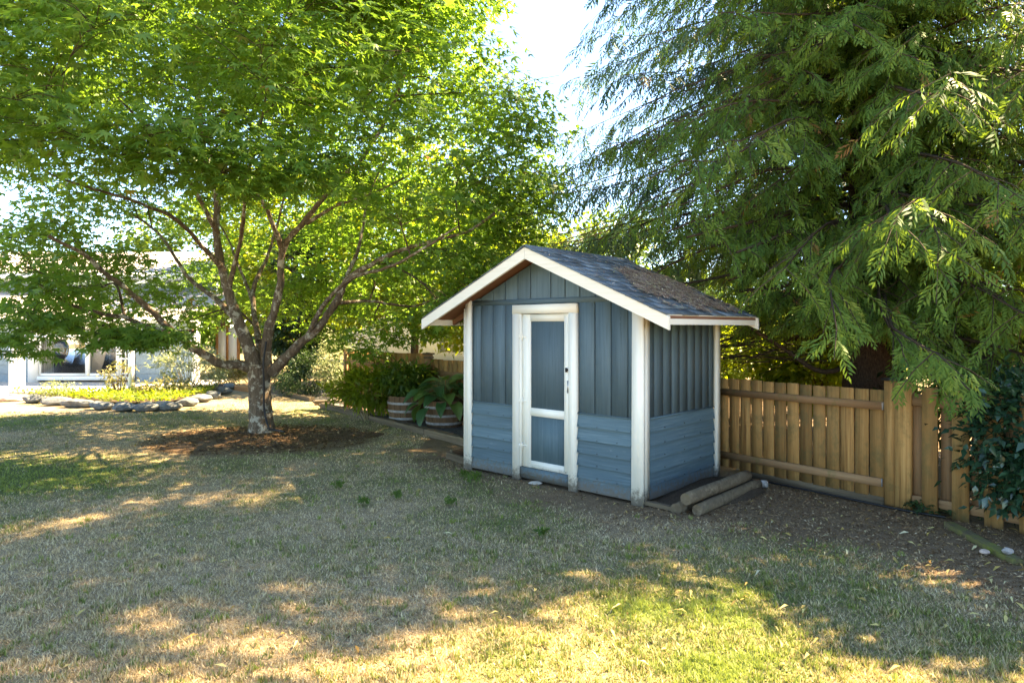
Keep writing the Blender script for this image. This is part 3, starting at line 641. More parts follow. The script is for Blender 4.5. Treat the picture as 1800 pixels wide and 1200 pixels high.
# ------------------------------------------------------------------ foliage tools
def frames(d, up):
    """orthonormal frames from direction d (N,3) and approximate normal up (N,3)"""
    d = d / (np.linalg.norm(d, axis=1)[:, None] + 1e-9); s = np.cross(up, d); s /= np.linalg.norm(s, axis=1)[:, None] + 1e-9
    return d, s, np.cross(d, s)
def leaf_cloud(name, P, D, U, size, proto_v, proto_f, rnd):
    """copies of one leaf shape (proto, x along the leaf, z its normal) as a single mesh"""
    d, s, n = frames(D, U); k = len(proto_v)
    v = P[:, None] + size[:, None, None] * (proto_v[None, :, 0, None] * d[:, None] + proto_v[None, :, 1, None] * s[:, None] + proto_v[None, :, 2, None] * n[:, None])
    f = (np.arange(len(P))[:, None, None] * k + proto_f[None]).reshape(-1, proto_f.shape[1])
    return v.reshape(-1, 3), f, np.repeat(rnd, k)
def palmate(nl, fold=.22):
    angs = np.linspace(-78, 78, nl) if nl > 3 else np.array([-55, 0, 55]); Ls = 1 - .48 * (np.abs(angs) / 80) ** 1.4
    na = np.concatenate([[angs[0] - 28], (angs[:-1] + angs[1:]) / 2, [angs[-1] + 28]])
    v = [[0, 0, 0]]; 
    for a in na: v.append([.30 * math.cos(R(a)), .30 * math.sin(R(a)), -.02])
    for a, L in zip(angs, Ls): v.append([L * math.cos(R(a)), L * math.sin(R(a)), -fold * L])
    f = [[0, 1 + i, 1 + len(na) + i, 2 + i] for i in range(len(angs))]
    return np.array(v), np.array(f)
OVAL_V = np.array([[0, 0, 0], [.35, .24, .05], [1, 0, -.12], [.35, -.24, .05], [.5, 0, .0]]); OVAL_F = np.array([[0, 4, 1, 1], [0, 3, 4, 4], [4, 2, 1, 1], [3, 2, 4, 4]])[:, [0, 1, 2]]
LANCE_V = np.array([[0, 0, 0], [.4, .14, .04], [1, 0, -.2], [.4, -.14, .04]]); LANCE_F = np.array([[0, 3, 2, 1]])
def rdir(n):
    v = rng.normal(0, 1, (n, 3)); return v / np.linalg.norm(v, axis=1)[:, None]
def blob_points(c, r, n, shell=.55):
    d = rdir(n); q = shell + (1 - shell) * rng.random(n) ** .7; return np.array(c) + d * q[:, None] * np.array(r), d
def shrub(name, base, c, r, nclump, nleaf, lsize, proto, mat, label, cat, group=None, stems=10, stemmat='twig', updroop=-.15, clumpr=.22, floor=.02, stemr=.008):
    base = np.array(base, float); t = empty(name, tuple(base)); tag(t, label, cat, group)
    cc, cd_ = blob_points(c, r, nclump, .5); cc[:, 2] = np.maximum(cc[:, 2], floor + .06)
    idx = rng.integers(0, nclump, nleaf); off = rng.normal(0, clumpr, (nleaf, 3)) * np.array([1, 1, .65]); P = cc[idx] + off
    P[:, 2] = np.maximum(P[:, 2], floor)
    D = cd_[idx] * .9 + rng.normal(0, .55, (nleaf, 3)); D[:, 2] += updroop; U = np.array([0, 0, 1.0]) + rng.normal(0, .45, (nleaf, 3)) + cd_[idx] * .35
    crnd = rng.random(nclump)
    v, f, a = leaf_cloud(name, P - base, D, U, lsize * (.65 + .7 * rng.random(nleaf)), *proto, np.clip(.65 * rng.random(nleaf) + .35 * crnd[idx], 0, 1))
    link('foliage', mesh('foliage', v, f, {'rnd': a}), M[mat], t)
    it = []
    for k in range(stems):
        q = cc[k % nclump] - base; s0 = np.array([q[0] * .25, q[1] * .25, -.01]) + rng.normal(0, .02, 3) * np.array([1, 1, 0])
        it.append((smoothpath([s0, s0 * .6 + q * .35 + [0, 0, .12 * abs(q[2])], q], 4), np.linspace(stemr, stemr * .35, 9)))
    if it: link('stems', tubemesh('stems', it, sides=5), M[stemmat], t)
    return t

# ------------------------------------------------------------------ maple
maple = empty('maple_tree', (TREE[0], TREE[1], 0)); tag(maple, 'spreading green maple with a low forked lichened trunk in a mulch ring', 'tree')
TB = np.array([TREE[0], TREE[1], 0.0]); TY = TREE[1]
def mp(px, py, dy=0.0): return at(px, py, TY + dy) - TB
trunk_pts = [mp(461, 772), mp(459, 740), mp(457, 700), mp(456, 665), mp(456, 640)]
tp = smoothpath(trunk_pts, 6); tp[0, 2] = -.06
rad = np.interp(np.linspace(0, 1, len(tp)), [0, .08, .25, .6, .85, 1], [.31, .225, .185, .168, .175, .19])
link('trunk', capped('trunk', tp, rad * (1 + .02 * np.sin(np.arange(len(tp)) * 1.7)), 18), M['maple_bark'], maple)
limbs = [
 ([(458, 655, 0), (425, 640, -.10), (390, 640, -.3), (345, 618, -.55), (310, 593, -.8), (265, 553, -1.1), (225, 523, -1.4), (185, 492, -1.7), (140, 455, -2.0), (85, 425, -2.3)], .105, .03),
 ([(300, 588, -.9), (255, 575, -1.1), (215, 560, -1.3), (185, 556, -1.5), (150, 545, -1.7), (120, 535, -1.9), (70, 500, -2.2)], .055, .02),
 ([(454, 660, 0), (432, 595, -.05), (413, 545, -.1), (401, 500, -.1), (389, 460, -.05), (381, 400, .05), (380, 345, .2), (362, 290, .4), (350, 220, .6), (345, 150, .8)], .135, .03),
 ([(425, 570, -.05), (385, 530, .2), (350, 500, .5), (328, 480, .7), (305, 445, 1.0), (280, 415, 1.3), (235, 380, 1.7), (180, 350, 2.1)], .065, .02),
 ([(391, 470, -.05), (350, 430, -.5), (305, 385, -1.0), (250, 360, -1.6), (180, 340, -2.2), (110, 320, -2.8)], .055, .018),
 ([(468, 660, .02), (470, 590, .0), (485, 540, -.1), (494, 485, -.15), (499, 440, -.2), (540, 390, -.3), (590, 330, -.4), (635, 285, -.5), (680, 215, -.6), (715, 130, -.7)], .105, .028),
 ([(497, 442, -.2), (482, 400, -.5), (462, 358, -.9), (425, 318, -1.4), (395, 270, -2.0)], .06, .018),
 ([(476, 655, 0), (520, 612, -.1), (555, 577, -.2), (590, 530, -.3), (607, 495, -.35), (650, 468, -.5), (700, 444, -.7), (745, 430, -.9), (810, 410, -1.2), (870, 370, -1.5)], .10, .025),
 ([(592, 528, -.3), (612, 480, .0), (628, 440, .3), (640, 400, .6), (655, 340, .9), (690, 270, 1.2)], .055, .018),
 ([(585, 533, -.25), (640, 530, .1), (700, 536, .4), (745, 534, .7), (810, 505, 1.0), (880, 460, 1.2)], .04, .014),
 ([(540, 592, -.15), (575, 530, -.6), (620, 490, -1.1), (680, 470, -1.7), (740, 440, -2.2), (800, 400, -2.6)], .05, .016),
 ([(462, 640, .1), (448, 560, .5), (446, 505, .9), (468, 455, 1.3), (480, 420, 1.7), (500, 340, 2.2), (520, 260, 2.6)], .07, .02),
 ([(455, 600, .1), (440, 520, .8), (420, 470, 1.5), (400, 420, 2.2), (370, 370, 3.0)], .05, .016),
 ([(402, 505, -.1), (420, 430, -.5), (430, 370, -1.0), (440, 300, -1.7), (455, 240, -2.3), (470, 170, -2.8)], .05, .016),
 ([(383, 410, .0), (340, 330, -.6), (300, 270, -1.3), (255, 220, -2.0), (200, 170, -2.7)], .05, .016),
 ([(540, 392, -.3), (600, 360, -.9), (660, 340, -1.6), (720, 310, -2.2)], .04, .014),
]
nodes = []
for pts, r0, r1 in limbs:
    P = smoothpath([mp(*p) for p in pts], 6); P[2:] += np.cumsum(rng.normal(0, .006, P[2:].shape), 0)
    rr = (np.linspace(1, 0, len(P)) ** 1.1 * (r0 - r1) + r1) * np.interp(np.linspace(0, 1, len(P)), [0, .15, 1], [.95, .74, .70])
    rr *= 1 + .06 * rng.normal(0, 1, len(P))
    link('limb', tubemesh('limb', [(P, rr)], sides=10), M['maple_bark'], maple)
    for k in range(3, len(P)): nodes.append((P[k], rr[k]))
NP_ = np.array([n[0] for n in nodes]); NR = np.array([n[1] for n in nodes])
# leaf pads over an open-bottomed dome
pads = []
def crown_bottom(az):      # az 0 = +x (toward the shed), -pi/2 = toward the camera
    c, s = np.cos(az), np.sin(az)
    return 2.15 + 1.35 * np.clip(-s, 0, 1) ** 1.0 - .55 * np.clip(-c, 0, 1) * (1 - np.clip(-s, 0, 1)) - .15 * np.clip(c, 0, 1)
CR = 4.75; TOP = 8.4
for k in range(560):
    az = rng.random() * 2 * np.pi; h = rng.random() ** .9; zb = crown_bottom(az)
    prof = math.sqrt(max(0, 1 - (.93 * h) ** 2.2)) * (.90 + .10 * math.sin(3 * az + 1.0)) * (1 if h > .12 else .93)
    if math.sin(az) < -.35 and h < .60 and rng.random() < .40: continue
    q = .70 + .30 * rng.random() ** .6
    rad_ = CR * prof * q; z = zb + h * (TOP - zb) - .5 * (1 - q)
    pads.append((rad_ * math.cos(az), rad_ * math.sin(az), z, .52 + .38 * rng.random()))
for k in range(70):
    az = rng.random() * 2 * np.pi; q = rng.random() ** .5 * 3.0; pads.append((q * math.cos(az), q * math.sin(az), 5.2 + 2.4 * rng.random(), .6))
# low drooping sprays seen in the photograph: left wing and the one over the shed eave
for px, py, dy, r_ in ((60, 470, -2.6, .6), (30, 540, -2.8, .55), (110, 500, -2.2, .55), (20, 600, -3.0, .4), (90, 565, -2.6, .4), (240, 585, -2.2, .40), (290, 590, -2.2, .35), (200, 590, -2.4, .35), (330, 560, 1.2, .5), (290, 510, 1.0, .5), (360, 540, 2.0, .5), (220, 450, 1.5, .6),
                       (770, 545, .3, .5), (720, 560, .6, .5), (660, 565, .8, .5), (800, 520, -.2, .42), (690, 520, 1.6, .6), (740, 490, .8, .6), (820, 490, .5, .5), (860, 450, .2, .5), (620, 600, 1.8, .5), (570, 580, 2.6, .5), (650, 620, 2.2, .4), (805, 545, -1.7, .26), (780, 535, -1.6, .3),
                       (60, 210, -4.2, .6), (140, 235, -4.2, .6), (210, 270, -4.0, .6), (290, 270, -4.0, .55), (370, 300, -3.8, .55), (440, 310, -3.6, .5), (520, 300, -3.4, .5), (250, 215, -4.4, .5), (360, 240, -4.0, .55), (600, 270, -3.0, .5), (20, 165, -4.6, .5), (640, 480, 1.0, .5), (700, 460, -.3, .5), (760, 450, -.8, .5), (830, 430, -.6, .5), (880, 400, .4, .5), (910, 420, .8, .45), (850, 520, .6, .4), (700, 590, 1.4, .4), (760, 580, 1.0, .35), (600, 540, 2.2, .5), (930, 250, .2, .55), (900, 330, -.2, .55), (950, 300, .6, .5)):
    p = mp(px, py, dy); pads.append((p[0], p[1], p[2], r_))
pads = np.array(pads); order = np.argsort(np.linalg.norm(pads[:, :3] - np.array([0, 0, 2.5]), axis=1)); pads = pads[order]
tw = []
for x, y, z, r_ in pads:
    p = np.array([x, y, z - .04]); dv = NP_ - p; dist = np.linalg.norm(dv, axis=1) + np.clip(NP_[:, 2] - z + .1, 0, 9) * 1.2 + .6 * np.clip(np.linalg.norm(NP_[:, :2], axis=1) - math.hypot(x, y), 0, 9)
    k = int(np.argmin(dist)); a = NP_[k]; L = np.linalg.norm(p - a)
    mid = a * .5 + p * .5 + rng.normal(0, .07 * L, 3) + np.array([0, 0, .10 * L])
    Q = smoothpath([a, mid, p], 5); r0 = min(NR[k] * .72, .010 + .010 * L); rr = np.linspace(r0, max(.004, r0 * .4), len(Q)); tw.append((Q, rr))
    NP_ = np.vstack([NP_, Q[2:]]); NR = np.concatenate([NR, rr[2:]])
    for _ in range(5):
        e = p + np.array([rng.normal(0, r_ * .55), rng.normal(0, r_ * .55), rng.normal(0, .06)]); s0 = Q[rng.integers(4, len(Q))]
        tw.append((np.array([s0, (s0 + e) / 2 + [0, 0, .05], e]), np.array([.006, .0045, .003])))
link('twigs', tubemesh('twigs', tw, sides=3), M['twig'], maple)['kind'] = 'stuff'
def maple_leaves(sel, per, nl, size):
    pd = pads[sel]; n = len(pd) * per; i = np.repeat(np.arange(len(pd)), per)
    az = rng.random(n) * 2 * np.pi; q = np.sqrt(rng.random(n)) * pd[i, 3] * (1 + .18 * rng.normal(0, 1, n)); lay = rng.integers(0, 3, n) * .13 - .13
    P = np.stack([pd[i, 0] + q * np.cos(az), pd[i, 1] + q * np.sin(az), pd[i, 2] + lay * pd[i, 3] / .6 - .22 * q ** 2 / pd[i, 3] + rng.normal(0, .035, n)], -1)
    out = pd[i, :2] / (np.linalg.norm(pd[i, :2], axis=1)[:, None] + .1)
    D = np.stack([np.cos(az) * .8 + out[:, 0] * .5 + rng.normal(0, .4, n), np.sin(az) * .8 + out[:, 1] * .5 + rng.normal(0, .4, n), -.42 + rng.normal(0, .28, n)], -1)
    U = np.array([0, 0, 1.0]) + rng.normal(0, .32, (n, 3))
    pr = rng.random(len(pd)); top = np.clip((pd[i, 2] - 4) / 5, 0, .3)
    a = np.clip(.60 * rng.random(n) + .25 * pr[i] + .10, 0, .95); bz = rng.random(n) < .006; a[bz] = .95 + .05 * rng.random(bz.sum())
    pv, pf = palmate(nl); return leaf_cloud('leaf', P, D, U, size * (.7 + .6 * rng.random(n)), pv, pf, a)
neark = pads[:, 1] < -1.6
A = maple_leaves(neark, 165, 5, .120); B = maple_leaves(~neark, 140, 3, .120)
link('crown', mesh('crown', np.vstack([A[0], B[0]]), np.vstack([A[1], B[1] + len(A[0])]), {'rnd': np.concatenate([A[2], B[2]])}), M['maple_leaf'], maple)
cab = smoothpath([mp(468, 600, -.16), mp(463, 640, -.2), mp(464, 680, -.20), mp(464, 715, -.20), mp(470, 745, -.22), mp(480, 762, -.26), mp(500, 772, -.45)], 6) + TB; cab[:, 2] = np.maximum(cab[:, 2], .13)
tag(link('black_cable', tubemesh('black_cable', [(cab, .016)]), M['black']), 'black cable running down the maple trunk into the mulch', 'cable')

# ------------------------------------------------------------------ cedars
def cedar(name, base, H_, rbase, zlow, nb, label, mat, trunk_r, sub=12, per=9, ssize=.27, seed=1, azfilter=None, group=None, dens=1.0, zfine=99, cut=None, lenf=None, inner=0):
    rg = np.random.default_rng(seed); base = np.array(base, float); t = empty(name, tuple(base)); tag(t, label, 'tree', group)
    zz = np.linspace(0, H_, 24); tpth = np.stack([.05 * np.sin(zz * .7), .05 * np.cos(zz * .5), zz - .1], -1)
    rr = trunk_r * (1 - zz / H_) ** .8 + .02; rr[0] *= 1.35; rr[1] *= 1.12
    v, f = tube(tpth, rr, 24, cap=False); th = np.tile(np.arange(24), 24); v[:, :2] *= (1 + .09 * ((th * 7) % 5 - 2) / 2)[:, None]
    link('trunk', mesh('trunk', v, f, smooth=True), M['cedar_bark'], t)
    br, P_, D_, U_, S_, A_ = [], [], [], [], [], []
    for k in range(nb + inner):
        q = (k % nb + rg.random()) / nb; z0 = zlow + (H_ - .6 - zlow) * q ** 1.25; az = k * 2.399 + rg.normal(0, .35)
        ex_ = k >= nb
        if ex_: z0 = zlow + .5 + 6.0 * rg.random(); az = -1.75 + rg.normal(0, .75)
        if not ex_ and azfilter is not None and not azfilter(az % (2*np.pi), z0, rg): continue
        L = rbase * (1 - .80 * ((z0 - zlow) / (H_ - zlow)) ** .9) * ((.42 + .72 * rg.random() ** .6) if z0 < zfine else .85 + .3 * rg.random()); L = max(L, .5) * (1.0 if lenf is None else lenf(az, z0))
        if ex_: L = .9 + 1.5 * rg.random()
        d = np.array([math.cos(az), math.sin(az), 0]); rise = .10 + .10 * rg.random()
        s = np.linspace(0, 1, 9); path = np.array([0, 0, z0]) + d * (s * L)[:, None] + np.array([0, 0, 1]) * (rise * L * s - (.48 + .15 * rg.random()) * L * s ** 2 + .20 * L * s ** 4)[:, None]
        side = np.array([-d[1], d[0], 0]); path += side * (rg.normal(0, .08) * L * s ** 2 + .035 * L * np.sin(s * 7 + rg.random() * 6) * s)[:, None]; path[:, 2] += .03 * L * np.sin(s * 8 + rg.random() * 6) * s
        path[:, 2] = np.maximum(path[:, 2], .55)
        kp = 9
        if cut is not None:
            bad = cut(path + base); kp = int(np.argmax(bad)) if bad.any() else 9
            if kp < 4: continue
        br.append((path[:kp], np.linspace(.009 + (.007 if rbase < 5 else .004) * L, .003, 9)[:kp]))
        umax = s[kp - 1]
        nsub = max(5, int(sub * L / 3 * dens * (1.0 if z0 < zfine else .55) * umax)); crn = rg.random()
        for j in range(5):
            u = umax * (.80 + .20 * (j + 1) / 5); p = np.array([np.interp(u, s, path[:, c]) for c in range(3)]); dd = d + side * rg.normal(0, .45) + np.array([0, 0, -.35 - .4 * rg.random()])
            P_.append(p); D_.append(dd); U_.append(np.array([0, 0, 1]) + d * .5 + rg.normal(0, .4, 3)); S_.append(ssize * (.8 + .5 * rg.random()) * (1.0 if p[2] < zfine else 1.7)); A_.append(.4 * crn + .5 * rg.random() + .05)
        for j in range(nsub):
            u = .12 + (umax - .12) * (j + rg.random()) / nsub; p = np.array([np.interp(u, s, path[:, c]) for c in range(3)])
            sg = 1 if j % 2 else -1; fl = (.40 + .50 * rg.random()) * (1.15 - .55 * u) * min(1.1, .36 * L); yaw = sg * R(80) * rg.random() ** .8
            dd = d * math.cos(yaw) + side * math.sin(yaw); dd = dd + np.array([0, 0, -.30 - .35 * rg.random()])
            m_ = max(3, int(per * fl / .7 * (1.0 if z0 < zfine else .5))); uu = (np.arange(m_) + rg.random(m_)) / m_
            pp = p + dd * (uu * fl)[:, None] + np.array([0, 0, -.30]) * (uu ** 2 * fl)[:, None]
            sbp = np.array([p, p + dd * fl * .5 - [0, 0, .075 * fl], p + dd * fl - [0, 0, .3 * fl]])
            if cut is None or not cut(sbp + base).any(): br.append((sbp, np.array([.007, .005, .003])))
            sd2 = np.cross(dd, [0, 0, 1]); sd2 /= np.linalg.norm(sd2) + 1e-9
            for i_, (x, w) in enumerate(zip(pp, uu)):
                s2 = 1 if i_ % 2 else -1; yy = s2 * R(70) * rg.random() * (1 - .4 * w)
                e = dd * math.cos(yy) + sd2 * math.sin(yy) + np.array([0, 0, -.10 - .75 * rg.random()])
                P_.append(x); D_.append(e); U_.append(np.array([0, 0, 1]) + d * .6 + rg.normal(0, .55, 3)); S_.append(ssize * (.65 + .6 * rg.random()) * (1.0 if p[2] < zfine else 1.7))
                A_.append(.40 * crn + .5 * rg.random() + (.06 if w > .7 else 0))
    P_, D_, U_, S_, A_ = map(np.array, (P_, D_, U_, S_, A_))
    low = P_[:, 2] < .55; P_ = P_[~low]; D_, U_, S_, A_ = D_[~low], U_[~low], S_[~low], A_[~low]
    if cut is not None:
        bad = cut(P_ + base + D_ / np.linalg.norm(D_, axis=1)[:, None] * S_[:, None]) | cut(P_ + base); P_, D_, U_, S_, A_ = P_[~bad], D_[~bad], U_[~bad], S_[~bad], A_[~bad]
    A_ = np.clip(A_, 0, .96); bw = rg.random(len(A_)) < .010; A_[bw] = .985 + .015 * rg.random(bw.sum())
    # frond: ragged alternate, forward-swept drooping pinnae and a tip, with air between them
    pv, pf = [], []
    def kite(o, dr, L, w, dz):
        o, dr = np.array(o), np.array(dr) / np.linalg.norm(dr); s_ = np.array([-dr[1], dr[0], 0]); b0 = len(pv)
        pv.extend([o, o + dr * L * .55 + s_ * w + [0, 0, dz * .30], o + dr * L + [0, 0, dz], o + dr * L * .55 - s_ * w + [0, 0, dz * .30]]); pf.append([b0, b0 + 3, b0 + 2, b0 + 1])
    VS, FS, AS, off = [], [], [], 0; pick = rg.integers(0, 3, len(P_))
    for var in range(3):
        pv.clear(); pf.clear(); sgn = 1
        for i_ in range(10):
            x = .03 + .085 * i_ + rg.normal(0, .012); zc_ = -.34 * x * x; env = (.24, .33, .40, .42, .40, .36, .31, .26, .21, .16)[i_]; Lp = env * (.65 + .6 * rg.random()); an = R(26 + 26 * rg.random())
            kite((x, 0, zc_), (math.cos(an), sgn * math.sin(an), 0), Lp, .030 + .016 * rg.random(), (-.50 + .25 * rg.random()) * Lp - .02); sgn = -sgn
        kite((.80, 0, -.22), (1, .1 * rg.normal(), 0), .24, .035, -.14)
        k_ = pick == var
        v, f, a = leaf_cloud('frond', P_[k_], D_[k_], U_[k_], S_[k_], np.array(pv), np.array(pf), A_[k_]); VS.append(v); FS.append(f + off); AS.append(a); off += len(v)
    v, f, a = np.vstack(VS), np.vstack(FS), np.concatenate(AS)
    link('crown', mesh('crown', v, f, {'rnd': a}), M[mat], t)
    link('branches', tubemesh('branches', br, sides=3), M['twig'], t)['kind'] = 'stuff'
    return t, len(P_)
def keepout(P):
    """true where cedar foliage would stand inside the shed, or low in front of the fence"""
    lx, ly = shed_local(P[:, 0], P[:, 1]); z = P[:, 2]
    rz = RZ - SL * np.abs(lx - XC) + .06
    shedbox = (lx > -2.95) & (lx < .50) & (ly > -.40) & (ly < 1.75) & (z < rz)
    front = (P[:, 1] - FP[0][1]) * FDIR[0] - (P[:, 0] - FP[0][0]) * FDIR[1] < .10      # on the yard side of the fence
    t = (P[:, 0] - FP[0][0]) * FDIR[0] + (P[:, 1] - FP[0][1]) * FDIR[1]                   # along the fence, 0 at the double post
    zmin = np.where(t > .15, .95, np.where(t > -.25, 1.22, 1.75 + np.clip(-t - .8, 0, 1) * .35)) + .5 * np.clip(-(P[:, 1] - 5.2), 0, 3)
    bear = P[:, 0] / P[:, 1]
    return shedbox | (front & (z < zmin)) | ((~front) & (z < 1.15) & (t > -2.2) & (t < .1)) | ((~front) & (z < 1.62) & (bear > .30) & (bear < .50) & (P[:, 1] < 8.3)) | ((z < 1.45) & (bear > .30) & (bear < .50)) | ((bear > .515) & (bear < .575) & (z < 1.55) & (P[:, 1] < 8.3) & (z > .9)) | ((bear < .325) & (P[:, 1] < 9.2) & (z < 2.6))
c1, n1_ = cedar('cedar_tree', (4.55, 8.35, 0), 19.0, 4.1, 1.5, 690, 'large green cedar behind the double fence post, drooping over the fence', 'cedar_leaf', .30, sub=18, per=9, ssize=.215, seed=11, zfine=7.4, cut=keepout,
                inner=190, azfilter=lambda a, z, r: z < 7.4 and (math.sin(a) < .25 or r.random() < .35) or z >= 7.4,
                lenf=lambda a, z: 1.0 - .36 * max(0.0, math.cos(a - math.atan2(-.91, .42))) * min(1.0, max(0.0, (z - 4.0) / 2.0)) * min(1.0, max(0.0, (9.5 - z) / 1.5)))
c2, n2_ = cedar('cedar_tree', (6.0, 12.9, 0), 17.0, 6.8, 3.0, 260, 'darker bluish cedar standing farther back behind the shed roof', 'blue_cedar_leaf', .28, sub=15, per=8, ssize=.35, seed=23, zfine=9.5, cut=lambda P: keepout(P) | (P[:, 2] < 2.3),
                inner=40, azfilter=lambda a, z, r: z < 13 and (math.cos(a) < .35 and math.sin(a) < .45 or r.random() < .3))
print('fronds', n1_, n2_)
# dead twigs under the cedar crown
dt = []
for k in range(60):
    p = np.array([3.0 + rng.random() * 1.5, 8.3 + rng.random() * 1.0, 1.25 + rng.random() * .75]); d = np.array([-1, .55, -.1]) + rng.normal(0, .30, 3); L = .4 + rng.random() * .8
    dt.append((smoothpath([p, p + d * L * .5 + rng.normal(0, .05, 3), p + d * L + [0, 0, .12]], 4), np.linspace(.010, .002, 9)))
dt.append((smoothpath([(4.5, 8.3, 1.35), (3.9, 8.25, 1.15), (3.4, 8.3, 1.45), (2.9, 8.4, 1.75), (2.4, 8.6, 1.8)], 5), np.linspace(.04, .012, 21)))
link('dead_branches', tubemesh('dead_branches', [(np.asarray(p) - np.array([4.55, 8.35, 0]), r_) for p, r_ in dt], sides=5), M['twig'], c1)['kind'] = 'stuff'

# ------------------------------------------------------------------ broad-leaved trees
def broadleaf(name, base, H_, r, zc_, n, lsize, mat, label, trunk_r=.15, nclump=60, clumpr=.45, group=None, cat='tree', shell=.45, proto=None):
    base = np.array(base, float); t = empty(name, tuple(base)); tag(t, label, cat, group)
    cc, cd_ = blob_points((0, 0, zc_), r, nclump, shell); idx = rng.integers(0, nclump, n)
    P = cc[idx] + rng.normal(0, clumpr, (n, 3)) * np.array([1, 1, .6]); P[:, 2] = np.maximum(P[:, 2], .1); D = cd_[idx] + rng.normal(0, .7, (n, 3)); D[:, 2] -= .3
    U = np.array([0, 0, 1.0]) + rng.normal(0, .5, (n, 3)); cr = rng.random(nclump)
    v, f, a = leaf_cloud('leaf', P, D, U, lsize * (.6 + .8 * rng.random(n)), *(proto or (LANCE_V * np.array([1, 2.0, 1]), LANCE_F)), np.clip(.6 * rng.random(n) + .4 * cr[idx], 0, 1))
    link('crown', mesh('crown', v, f, {'rnd': a}), M[mat], t)
    top = zc_ + r[2] * .5; zz = np.linspace(-.1, top, 10); pth = np.stack([.06 * np.sin(zz), .06 * np.cos(zz * 1.3), zz], -1)
    link('trunk', tubemesh('trunk', [(pth, np.linspace(trunk_r, trunk_r * .3, 10))], sides=10), M['twig'], t)
    it = []
    for k in range(min(nclump, 26)):
        z0 = max(.4, cc[k][2] - .6 * np.linalg.norm(cc[k][:2])); z0 = min(z0, top * .95); s0 = np.array([0, 0, z0]); it.append((smoothpath([s0, (s0 + cc[k]) / 2 + [0, 0, .15], cc[k]], 4), np.linspace(trunk_r * .35, .012, 9)))
    link('limbs', tubemesh('limbs', it, sides=5), M['twig'], t)['kind'] = 'stuff'
    return t
# a tree standing right of the picture, whose crown shades the right-hand lawn
broadleaf('shade_tree', (7.2, 6.3, 0), 10, (1.25, 1.25, 1.3), 5.5, 7500, .14, 'mid_leaf', 'small broad-leaved tree past the glossy shrub and the board-on-board fence', .1, 36, .25)
# beyond the rear fence
bgt = [
 ('lime_tree', (-3.0, 20.0), 7.5, (3.0, 2.4, 3.1), 4.2, 13000, .20, 'lime_leaf', 'sunlit yellow green tree beyond the rear fence, behind the maple trunk'),
 ('lime_tree', (-8.0, 24.5), 8.5, (3.4, 2.6, 3.6), 4.8, 12000, .22, 'lime_leaf', 'sunlit yellow green tree beside the house end wall'),
 ('lime_tree', (-.2, 17.5), 4.6, (2.0, 1.5, 1.7), 2.5, 9000, .17, 'lime_leaf', 'low sunlit tree leaning over the fence behind the hosta barrel'),
 ('leafy_tree', (-.9, 25.0), 8, (3.0, 2.5, 2.6), 4.4, 9000, .22, 'mid_leaf', 'mid green tree far behind the fence, between the maple and the shed roof'),
 ('leafy_tree', (3.5, 27.0), 8, (3.4, 2.5, 2.6), 3.6, 9000, .22, 'mid_leaf', 'mid green tree far behind the shed, under the bluish cedar'),
 ('leafy_tree', (-14.5, 33.0), 9, (4.5, 3, 3.0), 5.5, 8000, .26, 'mid_leaf', 'green tree rising behind the house roof'),
]
for nm, xy, H_, r, zc_, n, ls, mt, lb in bgt: broadleaf(nm, (*xy, 0), H_, r, zc_, n, ls, mt, lb, .14, 70, .45, 'trees beyond the rear fence')
broadleaf('columnar_conifer', (-6.0, 18.4, 0), 5.0, (.75, .7, 2.2), 2.3, 9000, .12, 'dark_leaf', 'dark columnar conifer rising behind the maple stems', .1, 70, .16, shell=.7)
for x, lb in ((5.5, 'sunlit yellow green hedge bush beyond the fence, behind the cedar trunk'), (8.6, 'sunlit yellow green hedge bush behind the dark evergreen bush'), (3.0, 'sunlit yellow green hedge bush beyond the fence, behind the shed corner')):
    broadleaf('hedge_bush', (x, 16.5 + .2 * x, 0), 2.6, (1.7, 1.0, 1.0), 1.1, 7000, .15, 'lime_leaf', lb, .06, 60, .3, 'hedge bushes beyond the fence', 'bush')
broadleaf('laurel_bush', (6.4, 8.2, 0), 2.4, (1.7, .8, .9), 1.05, 7000, .12, 'dark_leaf', 'dark evergreen bush behind the board-on-board fence', .06, 60, .2, cat='bush', proto=(OVAL_V, OVAL_F))
broadleaf('hedge_bush', (5.05, 10.9, 0), 2.0, (1.0, .6, .8), 1.0, 6000, .11, 'lime_leaf', 'yellow green hedge bush close behind the fence, beside the cedar trunk', .05, 50, .2, 'hedge bushes beyond the fence', 'bush')
def far_trees():
    vs, fs, as_, o = [], [], [], 0
    for k in range(46):
        a = R(-62 + 124 * k / 45); r0 = 48 + 8 * rng.random(); c = np.array([r0 * math.sin(a), r0 * math.cos(a), 0]); h = 4.2 + 2.2 * rng.random(); n = 450
        P, d = blob_points((c[0], c[1], h * .5), (2.6, 2.2, h * .5), n, .6); P[:, 2] = np.maximum(P[:, 2], .05)
        v, f, q = leaf_cloud('x', P, d + rng.normal(0, .6, (n, 3)), np.array([0, 0, 1.]) + rng.normal(0, .6, (n, 3)), .55 * (.6 + .8 * rng.random(n)), LANCE_V * np.array([1.3, 3.0, 1]), LANCE_F, rng.random(n))
        vs.append(v); fs.append(f + o); as_.append(q); o += len(v)
    return mesh('distant_trees', np.vstack(vs), np.vstack(fs), {'rnd': np.concatenate(as_)})
tag(link('distant_trees', far_trees(), M['mid_leaf']), 'distant belt of trees closing the view', 'trees', kind='stuff')

